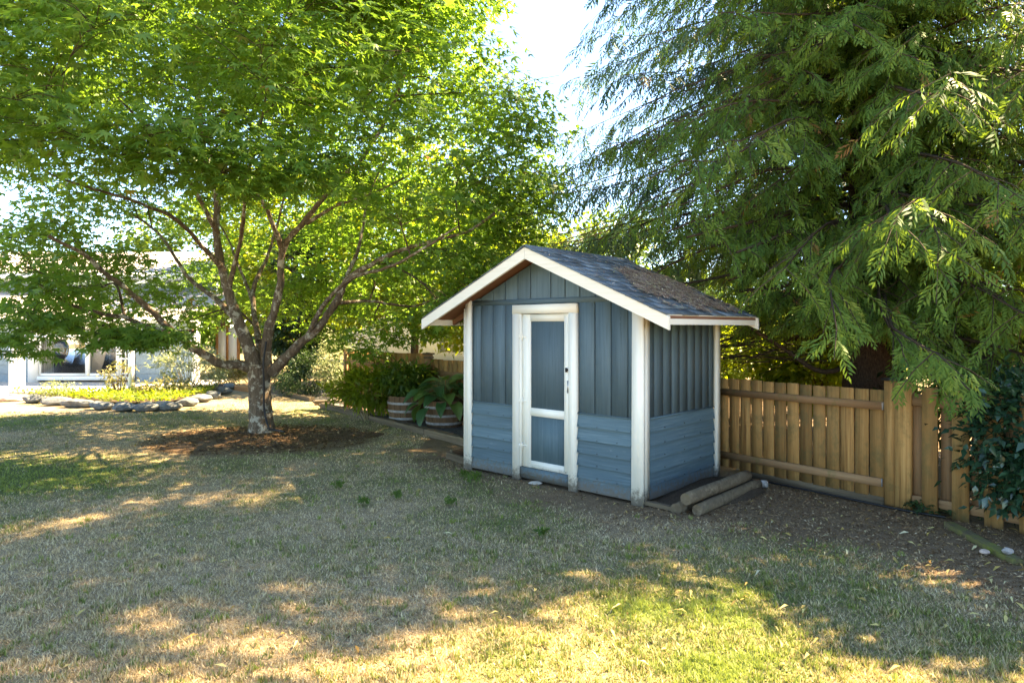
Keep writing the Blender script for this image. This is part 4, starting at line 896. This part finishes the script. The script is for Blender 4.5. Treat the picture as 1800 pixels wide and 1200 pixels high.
# ------------------------------------------------------------------ shrubs, planters, edging on the left of the shed
OV = (OVAL_V, OVAL_F); LV = (LANCE_V, LANCE_F)
shrub('camellia_shrub', (4.52, 5.45, 0), (4.50, 5.45, .76), (.60, .60, .66), 170, 9000, .085, OV, 'camellia_leaf', 'dark glossy leaved shrub in front of the board-on-board fence', 'shrub', stems=24, clumpr=.11)
for x, y, lb in ((3.75, 6.02, 'small dark ivy plant beside the double fence post'), (3.97, 5.93, 'small dark ivy plant behind the short mossy timber'), (4.14, 5.72, 'small dark ivy plant under the edge of the glossy shrub')):
    shrub('ivy_plant', (x, y, 0), (x, y, .06), (.12, .07, .06), 9, 70, .055, (palmate(3)[0], palmate(3)[1]), 'dark_leaf', lb, 'plant', 'ivy plants at the fence foot', stems=5, clumpr=.03, stemr=.003)
shrub('leafy_plant', (-2.62, 12.25, 0), (-2.62, 12.25, .56), (.66, .55, .34), 60, 1500, .17, LV, 'lime_leaf', 'bright yellow green leafy perennial on tan stems beside the barrels', 'plant', stems=44, stemmat='drystem', clumpr=.10, updroop=-.05, stemr=.009)
shrub('clipped_shrub', (-5.15, 16.4, 0), (-5.15, 16.4, .55), (.85, .7, .6), 90, 5000, .07, LV, 'dark_leaf', 'dense dark green conical shrub behind the edging timbers', 'shrub', stems=6, clumpr=.12)
shrub('variegated_shrub', (-4.25, 16.0, 0), (-4.25, 16.0, .78), (.50, .5, .75), 60, 2600, .085, LV, 'varieg_leaf', 'pale variegated shrub beside the dark clipped shrub', 'shrub', stems=8, clumpr=.12)
# gravel bed
def sheet(name, pts, z, m, label, kind='structure'):
    me = mesh(name, [(x, y, z) for x, y in pts], [list(range(len(pts)))]); o = link(name, me, m); return tag(o, label, None, kind=kind)
gv = [tuple(p) for p in EDGE] + [tuple(shed_world(-2.47, 1.5)[:2]), (.4, 9.9), tuple(FP[2] + np.array([0, -.1])), tuple(FP[3] + np.array([.02, -.1])), tuple(FP[4] + np.array([.02, -.1])), (-5.0, 17.6)]
sheet('gravel_bed', gv, .030, M['gravel'], 'grey gravel bed behind the edging timbers')
def gravel(n):
    out = []; P = np.array(gv)
    x = rng.uniform(-4.5, .2, n); y = rng.uniform(9, 15, n); d, s = polydist(x, y, EDGE); k = (s < 0) & (d < 1.6) & (d > .06); return x[k], y[k]
x, y = gravel(9000); n = len(x); s_ = .008 + .012 * rng.random(n)
TV = np.array([[1, 0, -.3], [-.5, .87, -.3], [-.5, -.87, -.3], [0, 0, .75]]); TF = np.array([[0, 1, 3], [1, 2, 3], [2, 0, 3]])
v, f, a = leaf_cloud('g', np.stack([x, y, np.full(n, .034)], -1), rdir(n) * [1, 1, .3], np.tile([0, 0, 1.], (n, 1)) + rng.normal(0, .3, (n, 3)), s_, TV, TF, rng.random(n))
tag(link('gravel_stones', mesh('gravel_stones', v, f), M['gravel']), 'loose grey gravel stones round the barrel planters', 'gravel', kind='stuff')
GE = 'weathered edging timbers along the gravel bed'
for a, b, lb in ((EDGE[0], EDGE[1], 'weathered edging timber in front of the dark clipped shrub'), (EDGE[2] + [-.05, .1], EDGE[2] * .45 + EDGE[3] * .55, 'weathered edging timber in front of the yellow green leafy perennial'), (EDGE[2] * .44 + EDGE[3] * .56, EDGE[3] * .55 + EDGE[4] * .45, 'weathered edging timber in front of the bushy plant barrel'), (EDGE[3] * .54 + EDGE[4] * .46, EDGE[4] + [.02, -.02], 'weathered edging timber between the hosta barrel and the shed')):
    plank('edging_timber', (a[0], a[1], -.02), (b[0], b[1], -.02), .13, .12, M['timber_x'], lb, 'timber', GE)
plank('edging_timber', (*gp(553, 712)[:2], -.02), (*gp(596, 710)[:2], -.02), .12, .12, M['timber_x'], 'short edging timber end running back toward the rear fence', 'timber', GE)
plank('edging_timber', (*gp(392, 682)[:2], -.02), (*gp(448, 690)[:2], -.02), .13, .14, M['orangewood'], 'sunlit orange edging timber behind the maple trunk', 'timber')
q0 = gp(787, 806); q1 = gp(824, 819); q2 = gp(826, 800)
plank('edging_board', (q0[0], q0[1], -.02), (q1[0] - .03, q1[1] + .05, -.02), .05, .11, M['timber_x'], 'front board of the small timber box against the shed corner', 'board')
plank('edging_board', (q0[0] + .04, q0[1] + .06, -.02), (q2[0] - .02, q2[1] + .06, -.02), .05, .12, M['timber_x'], 'back board of the small timber box against the shed corner', 'board')
# barrels
def barrel(c, r, h, label, soil=True):
    t = empty('barrel_planter', (c[0], c[1], .03)); tag(t, label, 'planter', 'half barrel planters')
    n = 18
    prof = lambda z: r * (.86 + .14 * math.sin(math.pi * (.5 * z / h + .02)))
    for k in range(n):
        a0, a1 = 2*np.pi * k / n + .008, 2*np.pi * (k + 1) / n - .008; v = []
        for z in (0, h * .35, h * .7, h + rng.normal(0, .003)):
            R_ = prof(z)
            for q in (R_, R_ - .022):
                for a in (a0, a1): v.append([q * math.cos(a), q * math.sin(a), z])
        f = []
        for i in range(3):
            b0 = 4 * i
            f += [[b0, b0+1, b0+5, b0+4], [b0+3, b0+2, b0+6, b0+7], [b0+2, b0, b0+4, b0+6], [b0+1, b0+3, b0+7, b0+5]]
        f += [[12, 13, 15, 14], [1, 0, 2, 3]]
        link('stave', mesh('stave', v, f), M['barrel_z'], t)
    th = np.linspace(0, 2*np.pi, 37)
    for z in (.07, .20, .34) if h > .40 else (.06, .2, .32):
        w = .020; v, f = [], []
        for i in range(36):
            a = th[i]
            v += [[(prof(z-w)+.001)*math.cos(a), (prof(z-w)+.001)*math.sin(a), z-w], [(prof(z-w)+.005)*math.cos(a), (prof(z-w)+.005)*math.sin(a), z-w], [(prof(z+w)+.005)*math.cos(a), (prof(z+w)+.005)*math.sin(a), z+w], [(prof(z+w)+.001)*math.cos(a), (prof(z+w)+.001)*math.sin(a), z+w]]
        for i in range(36):
            j = (i + 1) % 36
            for k in range(4): f.append([4*i+k, 4*j+k, 4*j+(k+1) % 4, 4*i+(k+1) % 4])
        link('hoop', mesh('hoop', v, f, smooth=False), M['hoop'], t)
    R_ = prof(h * .9) - .024; link('soil', mesh('soil', [(R_*math.cos(a), R_*math.sin(a), h * .9) for a in th[:-1]], [list(range(36))]), M['soil'], t)
    return t
BL, BR = gp(714, 742), gp(781, 751)
barrel(BL, .335, .46, 'half barrel planter with grey hoops holding a bushy green plant'); barrel(BR, .345, .45, 'half barrel planter holding the large leaved hosta, beside the shed')
shrub('bushy_plant', (BL[0], BL[1], .44), (BL[0] - .02, BL[1], .78), (.42, .38, .24), 50, 1300, .13, LV, 'mid_leaf', 'bushy mid green plant growing in the barrel farther from the shed', 'plant', stems=26, stemmat='stem', clumpr=.09, floor=.44, stemr=.006)
hy = empty('hydrangea_plant', (BL[0] + .3, BL[1] + .25, .03)); tag(hy, 'tall thin stems with pale flower heads behind the barrel of the bushy plant', 'plant')
it = []
for px, py in ((720, 640), (735, 655), (707, 652), (745, 650), (728, 668)):
    e = at(px, py, BL[1] + .3) - np.array([BL[0] + .3, BL[1] + .25, .03]); it.append((smoothpath([(0, 0, 0), (e[0] * .4, e[1] * .5, e[2] * .5), e], 5), np.linspace(.007, .004, 11)))
    n = 46; P = e + rdir(n) * (.055 * rng.random(n) ** .4)[:, None] * [1.3, 1.3, .7]; v, f, a = leaf_cloud('x', P, rdir(n), rdir(n), np.full(n, .035), *OV, .55 + .45 * rng.random(n)); link('flower_head', mesh('flower_head', v, f, {'rnd': a}), M['varieg_leaf'], hy)
link('stems', tubemesh('stems', it, sides=5), M['stem'], hy)
# hosta: big ribbed leaves, each a part
def hosta_mesh(k):
    rg = np.random.default_rng(50 + k); nu, nv = 9, 7; v = []
    for i in range(nu):
        u = i / (nu - 1); w = .36 * math.sin(math.pi * min(1, u * .93 + .07)) ** .75 * (1.1 - .55 * u) if 0 < u < 1 else (.07 if u == 0 else .004)
        for j in range(nv):
            q = j / (nv - 1) * 2 - 1; v.append([u - .10 * abs(q) * (1 - u) ** 2, w * q, -.42 * u ** 2.2 + .10 * u + .16 * abs(q) ** 1.5 * w * 2 - .02 + .015 * math.sin(7 * u + 3 * q + k)])
    f = [[i*nv+j, (i+1)*nv+j, (i+1)*nv+j+1, i*nv+j+1] for i in range(nu-1) for j in range(nv-1)]
    me = mesh('hosta_leaf', v, f, smooth=True); me.materials.append(M['hosta_leaf']); return me
HM = [hosta_mesh(k) for k in range(3)]
hb = np.array([BR[0], BR[1], .44]); hosta = empty('hosta_plant', tuple(hb)); tag(hosta, 'large leaved green hosta spilling over the barrel beside the shed', 'plant')
it = []
for k in range(44):
    az = k * 2.399; tier = k / 44; rr_ = .08 + .42 * tier ** .8 + rng.normal(0, .03); z = .34 - .42 * tier ** 1.6 + rng.normal(0, .04)
    p = Vector((rr_ * math.cos(az), rr_ * .8 * math.sin(az), z)); s_ = .25 + .13 * rng.random()
    mt = Matrix.Translation(p) @ Matrix.Rotation(az + rng.normal(0, .25), 4, 'Z') @ Matrix.Rotation(-.25 + 1.05 * tier + rng.normal(0, .18), 4, 'Y') @ Matrix.Rotation(rng.normal(0, .3), 4, 'X') @ Matrix.Scale(s_, 4)
    link('leaf', HM[k % 3], None, hosta, mt); it.append((smoothpath([(.02 * math.cos(az), .02 * math.sin(az), 0), (p.x * .5, p.y * .5, max(.12, z * .8 + .08)), tuple(p)], 4), np.linspace(.010, .006, 9)))
link('leaf_stalks', tubemesh('leaf_stalks', it, sides=5), M['stem'], hosta)
# small weeds on the lawn
WL = ['largest bright green weed clump in front of the shed siding between corner post and door', 'bright green weed just behind the largest clump by the shed', 'small green weed at the foot of the shed corner post by the timber box', 'lone bright green weed between the mulch ring and the shed', 'green weed on the dry lawn in front of the shed door', 'tiny green weed on the dry lawn beside the lone one', 'tiny green weed on the lawn in front of the shed corner post', 'tiny green weed on the open lawn in front of the mulch ring']
for (px, py, r_), lb in zip(((832, 850, .11), (838, 842, .08), (815, 838, .06), (593, 860, .06), (795, 888, .07), (700, 878, .045), (952, 948, .045), (640, 890, .04)), WL):
    p = gp(px, py); z0 = float(gz(p[0], p[1]))
    shrub('weed', (p[0], p[1], z0), (p[0], p[1], z0 + r_ * .45), (r_, r_, r_ * .45), 12, 90, .035, OV, 'mid_leaf', lb, 'weed', 'weeds in the dry lawn', stems=5, stemmat='stem', clumpr=r_ * .25, floor=z0 + .004, stemr=.002)

# ------------------------------------------------------------------ litter
def litter(name, X, Y, L, wr, mat, label, zoff=.004, curl=.25, rlo=0, rhi=1):
    n = len(X); P = np.stack([X, Y, gz(X, Y) + zoff + .01 * rng.random(n)], -1); a = rng.random(n) * 2*np.pi; D = np.stack([np.cos(a), np.sin(a), rng.normal(0, curl, n)], -1)
    U = np.array([0, 0, 1.0]) + rng.normal(0, .35, (n, 3)); v, f, q = leaf_cloud(name, P, D, U, L, LANCE_V * np.array([1, wr, 1.6]), LANCE_F, rlo + (rhi - rlo) * rng.random(n))
    return tag(link(name, mesh(name, v, f, {'rnd': q}), M[mat]), label, 'leaf litter', kind='stuff')
n = 130000; X = rng.uniform(-2.2, 4.6, n); Y = rng.uniform(3.4, 8.6, n); s_, d_ = masks(X, Y); lx, ly = shed_local(X, Y)
k = (rng.random(n) < s_ * .75 + .04) & ~((lx > -2.47) & (lx < .05) & (ly > -.05)) & ~((Y - FP[0][1]) * FDIR[0] - (X - FP[0][0]) * FDIR[1] > -.03)
k &= ~((lx > -2.5) & (lx <= 0) & (rng.random(n) < .6))
litter('leaf_litter', X[k], Y[k], .012 + .035 * rng.random(k.sum()) ** 2, 1.0, 'litter', 'brown leaf and twig litter on the bare soil by the fence')
n = 5200; a = rng.random(n) * 2*np.pi; q = np.sqrt(rng.random(n)) * 1.02; X, Y = TREE[0] + .10 + 1.75 * q * np.cos(a), TREE[1] - .25 + 1.35 * q * np.sin(a)
P = np.stack([X, Y, np.maximum(.055 * (1 - (1.13 * q) ** 2.2), 0) + .014], -1); D = rdir(n) * [1, 1, .3]; U = np.array([0, 0, 1.]) + rng.normal(0, .4, (n, 3))
v, f, q_ = leaf_cloud('b', P, D, U, .015 + .045 * rng.random(n), LANCE_V * [1, 1.4, 1], LANCE_F, rng.random(n) ** 1.8 * .9)
tag(link('bark_chips', mesh('bark_chips', v, f, {'rnd': q_}), M['litter']), 'dark bark chips scattered over the mulch mound', 'bark chips', kind='stuff')
n = 2600; Y = 1 / (1/3.0 + rng.random(n) * (1/8.5 - 1/3.0)); X = rng.uniform(-.85, .85, n) * Y
k = rng.random(n) < (.05 + .50 * sstep(-.1, 2.2, X) * sstep(3.2, 4.4, Y)) * (1 - .5 * (Y > 7)); lx, ly = shed_local(X, Y); k &= ~((lx > -2.5) & (lx < .3) & (ly > -.1))
k &= ~((Y - FP[0][1]) * FDIR[0] - (X - FP[0][0]) * FDIR[1] > -.05)
litter('fallen_leaves', X[k], Y[k], .04 + .05 * rng.random(k.sum()), .85, 'fallen', 'scattered fallen yellow and tan leaves on the lawn', .022, .3)

# ------------------------------------------------------------------ house, patio and stone bordered bed
pt = [gp(-260, 694), gp(-20, 700), gp(70, 701), gp(140, 698), gp(240, 692), gp(330, 684), gp(372, 679)]
sheet('patio', [(p[0], p[1]) for p in pt] + [(-9.2, 21.5), (-26, 21.5)], .022, M['patio'], 'pale concrete patio in front of the house')
house = empty('house', (-13.0, 20.4, 0)); tag(house, 'pale blue sided house with white trim and sliding glass door', 'house')
HYW = 20.4; hx = lambda px: (px - CX) / F * HYW + 13.0; hz = lambda py: HC - (py - HY) / F * HYW
def hb_(name, px0, px1, py1, py0, y0, y1, m, parent=None): return box(name, hx(px0), hx(px1), y0, y1, hz(py0), hz(py1), m, parent or house)
# walls: lapped siding boards left of the door and right of the french door
box('wall', hx(-260), hx(52), .06, .20, 0, 1.92, M['hsiding'], house); box('wall', hx(236), hx(340), .06, .20, 0, 1.92, M['hsiding'], house)
for (a, b) in ((-260, 50), (238, 338)):
    for k in range(7):
        z = .02 + k * .268; o = prism('siding_board', [(.058, z + .262), (.058, z), (.015, z), (.045, z + .262)], 'x', hx(a), hx(b), M['hsiding'], house)
hb_('door_casing', 50, 67, 563, 672, -.03, .1, M['hwhite']); hb_('corner_board', 338.5, 346, 563, 672, -.02, .21, M['hwhite'])
hb_('header', 67.2, 236, 558, 569, -.02, .1, M['hwhite']); hb_('sill', 67.2, 236, 661, 668, -.06, .1, M['hwhite'])
sd = empty('sliding_door', (hx(67), .04, hz(661))); sd.parent = house
def sp(name, px0, px1, py1, py0, y0, y1, m): return box(name, hx(px0) - hx(67), hx(px1) - hx(67), y0, y1, hz(py0) - hz(661), hz(py1) - hz(661), m, sd)
for a, b in ((67.5, 71), (149, 157), (203, 208)): sp('frame', a, b, 569.5, 660.5, -.02, .03, M['hwhite'])
sp('frame', 71.2, 148.8, 656, 660.4, -.018, .028, M['hwhite']); sp('frame', 157.2, 202.8, 656, 660.4, -.018, .028, M['hwhite'])
sp('pane', 71.2, 148.8, 570, 655.8, .0, .006, M['glass']); sp('pane', 157.2, 202.8, 570, 655.8, .0, .006, M['glass'])
for k in range(8): sp('curtain', 71.5 + k * 2.1, 73.2 + k * 2.1, 571, 657, .10 + .02 * (k % 2), .125 + .02 * (k % 2), M['curtain'])
sp('blind', 157, 203, 571, 657, .06, .07, M['blind'])
fd = empty('french_door', (hx(209), .04, hz(661))); fd.parent = house
def fp_(name, px0, px1, py1, py0, y0, y1, m): return box(name, hx(px0) - hx(209), hx(px1) - hx(209), y0, y1, hz(py0) - hz(661), hz(py1) - hz(661), m, fd)
for a, b in ((208.2, 213), (219, 221), (226.5, 228.5), (233, 236)): fp_('stile', a, b, 569.5, 660.5, -.02, .03, M['hwhite'])
for y_ in (571, 601, 629, 655): fp_('muntin', 213.1, 232.9, y_, y_ + 3, -.018, .028, M['hwhite'])
fp_('pane', 213, 233, 570, 655, .0, .006, M['glass'])
box('room_wall', hx(52), hx(236), 2.6, 2.7, 0, 2.2, M['hinside'], house); box('room_floor', hx(40), hx(250), .21, 2.6, .10, .2, M['hinside'], house); box('room_ceiling', hx(40), hx(250), .21, 2.6, 1.93, 2.0, M['hinside'], house)
box('room_wall', hx(40), hx(52) - .0, .21, 2.6, .2, 1.93, M['hinside'], house); box('room_wall', hx(236), hx(250), .21, 2.6, .2, 1.93, M['hinside'], house)
hb_('outlet_box', 8, 16, 620, 630, -.03, .03, M['curtain'])
# lower roof, clerestory band, upper roof
def slab(name, x0, x1, ya, za, yb, zb, th, m): return prism(name, [(ya, za), (yb, zb), (yb, zb - th), (ya, za - th)], 'x', x0, x1, m, house)
slab('lower_roof', hx(-300), hx(350), -.75, 1.965, 3.2, 3.02, .05, M['hroof']); box('fascia', hx(-300), hx(352), -.80, -.752, 1.84, 1.985, M['hwhite'], house)
slab('soffit', hx(-300), hx(348), -.74, 1.90, .0, 1.93, .02, M['hwhite'])
box('clerestory_wall', hx(-300) , hx(300) , 3.15, 3.3, 2.6, 3.42, M['hsiding'], house)
slab('upper_roof', hx(-320), hx(318), 2.75, 3.64, 7.5, 4.9, .06, M['hroof']); box('fascia', hx(-320), hx(320), 2.70, 2.748, 3.36, 3.62, M['hwhite'], house)
slab('upper_soffit', hx(-320), hx(316), 2.75, 3.40, 3.14, 3.40, .02, M['hwhite'])
# chair inside the glass door
ch = empty('dining_chair', (hx(112) - 13.0, 20.4 + .9, .2)); tag(ch, 'white metal framed chair standing inside the glass door', 'chair')
zs = lambda py: HC - (py - HY) / F * 21.3 - .2
for sx in (-.24, .24):
    link('leg', tubemesh('leg', [(smoothpath([(sx, 0, 0), (sx, .02, .5), (sx * .95, .06, 1.25)], 5), .018)], sides=8), M['hwhite'], ch); link('leg', tubemesh('leg', [(np.array([(sx, .42, 0), (sx, .42, .25), (sx, .4, .46)]), .018)], sides=8), M['hwhite'], ch)
link('backrest', tubemesh('backrest', [(np.array([(-.13, .03, .62), (.13, .03, .62), (.17, .05, 1.0), (-.17, .05, 1.0), (-.13, .03, .62)]), .016)], sides=8), M['hwhite'], ch)
box('seat', -.25, .25, 0, .44, .45, .49, M['curtain'], ch)
# white frame standing on the patio
pf_ = empty('patio_frame', (*gp(27, 696)[:2], .022)); tag(pf_, 'white painted post and beam frame standing on the patio', 'frame')
w_ = 16.4 / F
box('post', -.10, .10, -.09, .09, 0, 1.40, M['hwhite'], pf_); box('post', .17, .225, -.03, .03, 0, 1.28, M['hwhite'], pf_); box('beam', -.12, 2.95, -.06, .06, 1.4005, 1.50, M['hwhite'], pf_); box('post', 2.83, 2.93, -.05, .05, 0, 1.40, M['hwhite'], pf_)
# gate at the far end of the house
gt = empty('garden_gate', (*gp(400, 662)[:2], 0)); tag(gt, 'white panelled gate between orange brown posts beyond the house corner', 'gate')
for x in (-.36, .0, .38): box('post', x - .04, x + .04, -.04, .04, 0, 1.75, M['orangewood'], gt)
box('panel', -.318, -.042, -.015, .015, .05, 1.70, M['hwhite'], gt); box('panel', .042, .338, -.015, .015, .05, 1.70, M['hwhite'], gt)
# stones
SPX = [(-40, 704, .5), (12, 706, .5), (52, 709, .42), (92, 714, .52), (130, 717, .62), (172, 721, .46), (210, 724, .46), (248, 724, .46), (288, 722, .50), (322, 715, .40), (348, 708, .40), (370, 702, .36), (388, 694, .36), (398, 686, .34)]
slabel = ['flat pinkish border stone beyond the white patio frame', 'flat pinkish border stone at the foot of the white patio frame', 'first blue grey border stone next to the flat pinkish ones', 'blue grey border stone in front of the low pale plant', 'longest blue grey border stone, between the pale plant and the rose bush',
          'blue grey border stone just short of the rose bush', 'blue grey border stone directly in front of the rose bush', 'blue grey border stone between the rose bush and the low flowers', 'blue grey border stone in front of the low pink and orange flowers', 'blue grey border stone where the bed edge starts to bend back',
          'blue grey border stone on the bend of the bed edge', 'blue grey border stone past the bend, in front of the flowering shrub', 'blue grey border stone next to last before the orange timber', 'last blue grey border stone, nearest to the orange edging timber']
for k, (px, py, w) in enumerate(SPX):
    p = gp(px, py); flat = k < 2
    rock('border_stone', (p[0], p[1] + .14, .09 if not flat else .05), (w * .66, .20, .115 if not flat else .08), M['pinkstone'] if flat else M['stone'], slabel[k], 'stone', 'stones edging the planting bed', seed=70 + k)
bd = [gp(px, py - 4) for px, py, w in SPX[1:]]
bp_ = [(p[0], p[1] + .15) for p in bd] + [(-8.3, 18.0), (-9.0, 16.9), (-10.5, 16.2), (-12.5, 15.9)]
sheet('planting_bed', bp_, .13, M['soil'], 'raised planting bed behind the border stones')
n = 6500; X = rng.uniform(-12, -7, n); Y = rng.uniform(13.4, 17, n); P2 = np.array(bp_); ins = np.zeros(n, bool)
for a, b in zip(P2, np.roll(P2, -1, 0)): ins ^= ((a[1] > Y) != (b[1] > Y)) & (X < (b[0]-a[0]) * (Y-a[1]) / (b[1]-a[1] + 1e-9) + a[0])
X, Y = X[ins], Y[ins]; n = len(X); P = np.stack([X, Y, .13 + .10 * rng.random(n)], -1); D = rdir(n); D[:, 2] = np.abs(D[:, 2]) * .6
v, f, a = leaf_cloud('gc', P, D, np.array([0, 0, 1.]) + rng.normal(0, .4, (n, 3)), .07 + .05 * rng.random(n), *OV, rng.random(n))
tag(link('ground_cover', mesh('ground_cover', v, f, {'rnd': a}), M['lime_leaf']), 'low green ground cover filling the planting bed', 'ground cover', kind='stuff')
p = at(208, 694, 15.6); shrub('rose_bush', (p[0], 15.6, .12), (p[0], 15.6, .62), (.36, .3, .26), 26, 330, .075, OV, 'rose_leaf', 'small open rose bush with bronze leaves in the planting bed', 'bush', stems=16, clumpr=.08, floor=.2, stemr=.009)
p = at(330, 690, 16.6); shrub('flowering_shrub', (p[0], 16.6, .12), (p[0], 16.6, .72), (.85, .6, .55), 60, 1700, .11, LV, 'varieg_leaf', 'tall pale flowering shrub in the planting bed near the house corner', 'shrub', stems=30, stemmat='drystem', clumpr=.12)
p = at(290, 695, 15.7); shrub('low_flowers', (p[0], 15.7, .12), (p[0], 15.7, .30), (.75, .35, .15), 30, 700, .08, OV, 'rose_leaf', 'low mixed pink and orange flowers in front of the pale flowering shrub', 'flowers', stems=8, clumpr=.09)
p = at(100, 700, 15.0); shrub('pale_plant', (p[0], 15.0, .12), (p[0], 15.0, .30), (.45, .25, .14), 24, 450, .07, LV, 'varieg_leaf', 'low pale plant at the patio end of the planting bed', 'plant', stems=8, clumpr=.08)
p = at(404, 672, 19.0); shrub('ornamental_grass', (p[0], 19.0, .0), (p[0], 19.0, .35), (.38, .3, .3), 40, 700, .28, (LANCE_V * np.array([1, .35, 1]), LANCE_F), 'rose_leaf', 'orange tinted ornamental grass below the white gate', 'grass', stems=10, stemmat='drystem', clumpr=.08, updroop=.6)
# neighbour's house behind the rear fence
nb = empty('neighbour_house', (-3.4, 31, 0)); tag(nb, 'white neighbouring house with a gridded window seen over the rear fence', 'house')
box('wall', -4.5, 4.2, 0, 5, 0, 2.7, M['hwhite'], nb); prism('roof', [(-.5, 2.70), (2.5, 4.2), (5.5, 2.70), (5.5, 2.6), (-.5, 2.6)], 'x', -5, 4.7, M['hroof'], nb)
wn = empty('window', (.45, -.03, .55)); wn.parent = nb
box('pane', -.45, .45, 0, .01, .0, 1.1, M['glass'], wn); box('frame', -.53, -.451, -.03, .02, -.08, 1.18, M['hwhite'], wn); box('frame', .451, .53, -.03, .02, -.08, 1.18, M['hwhite'], wn); box('muntin', -.02, .02, -.02, -.001, 0, 1.1, M['dkmetal'], wn); box('muntin', -.449, .449, -.021, -.002, .53, .57, M['dkmetal'], wn)
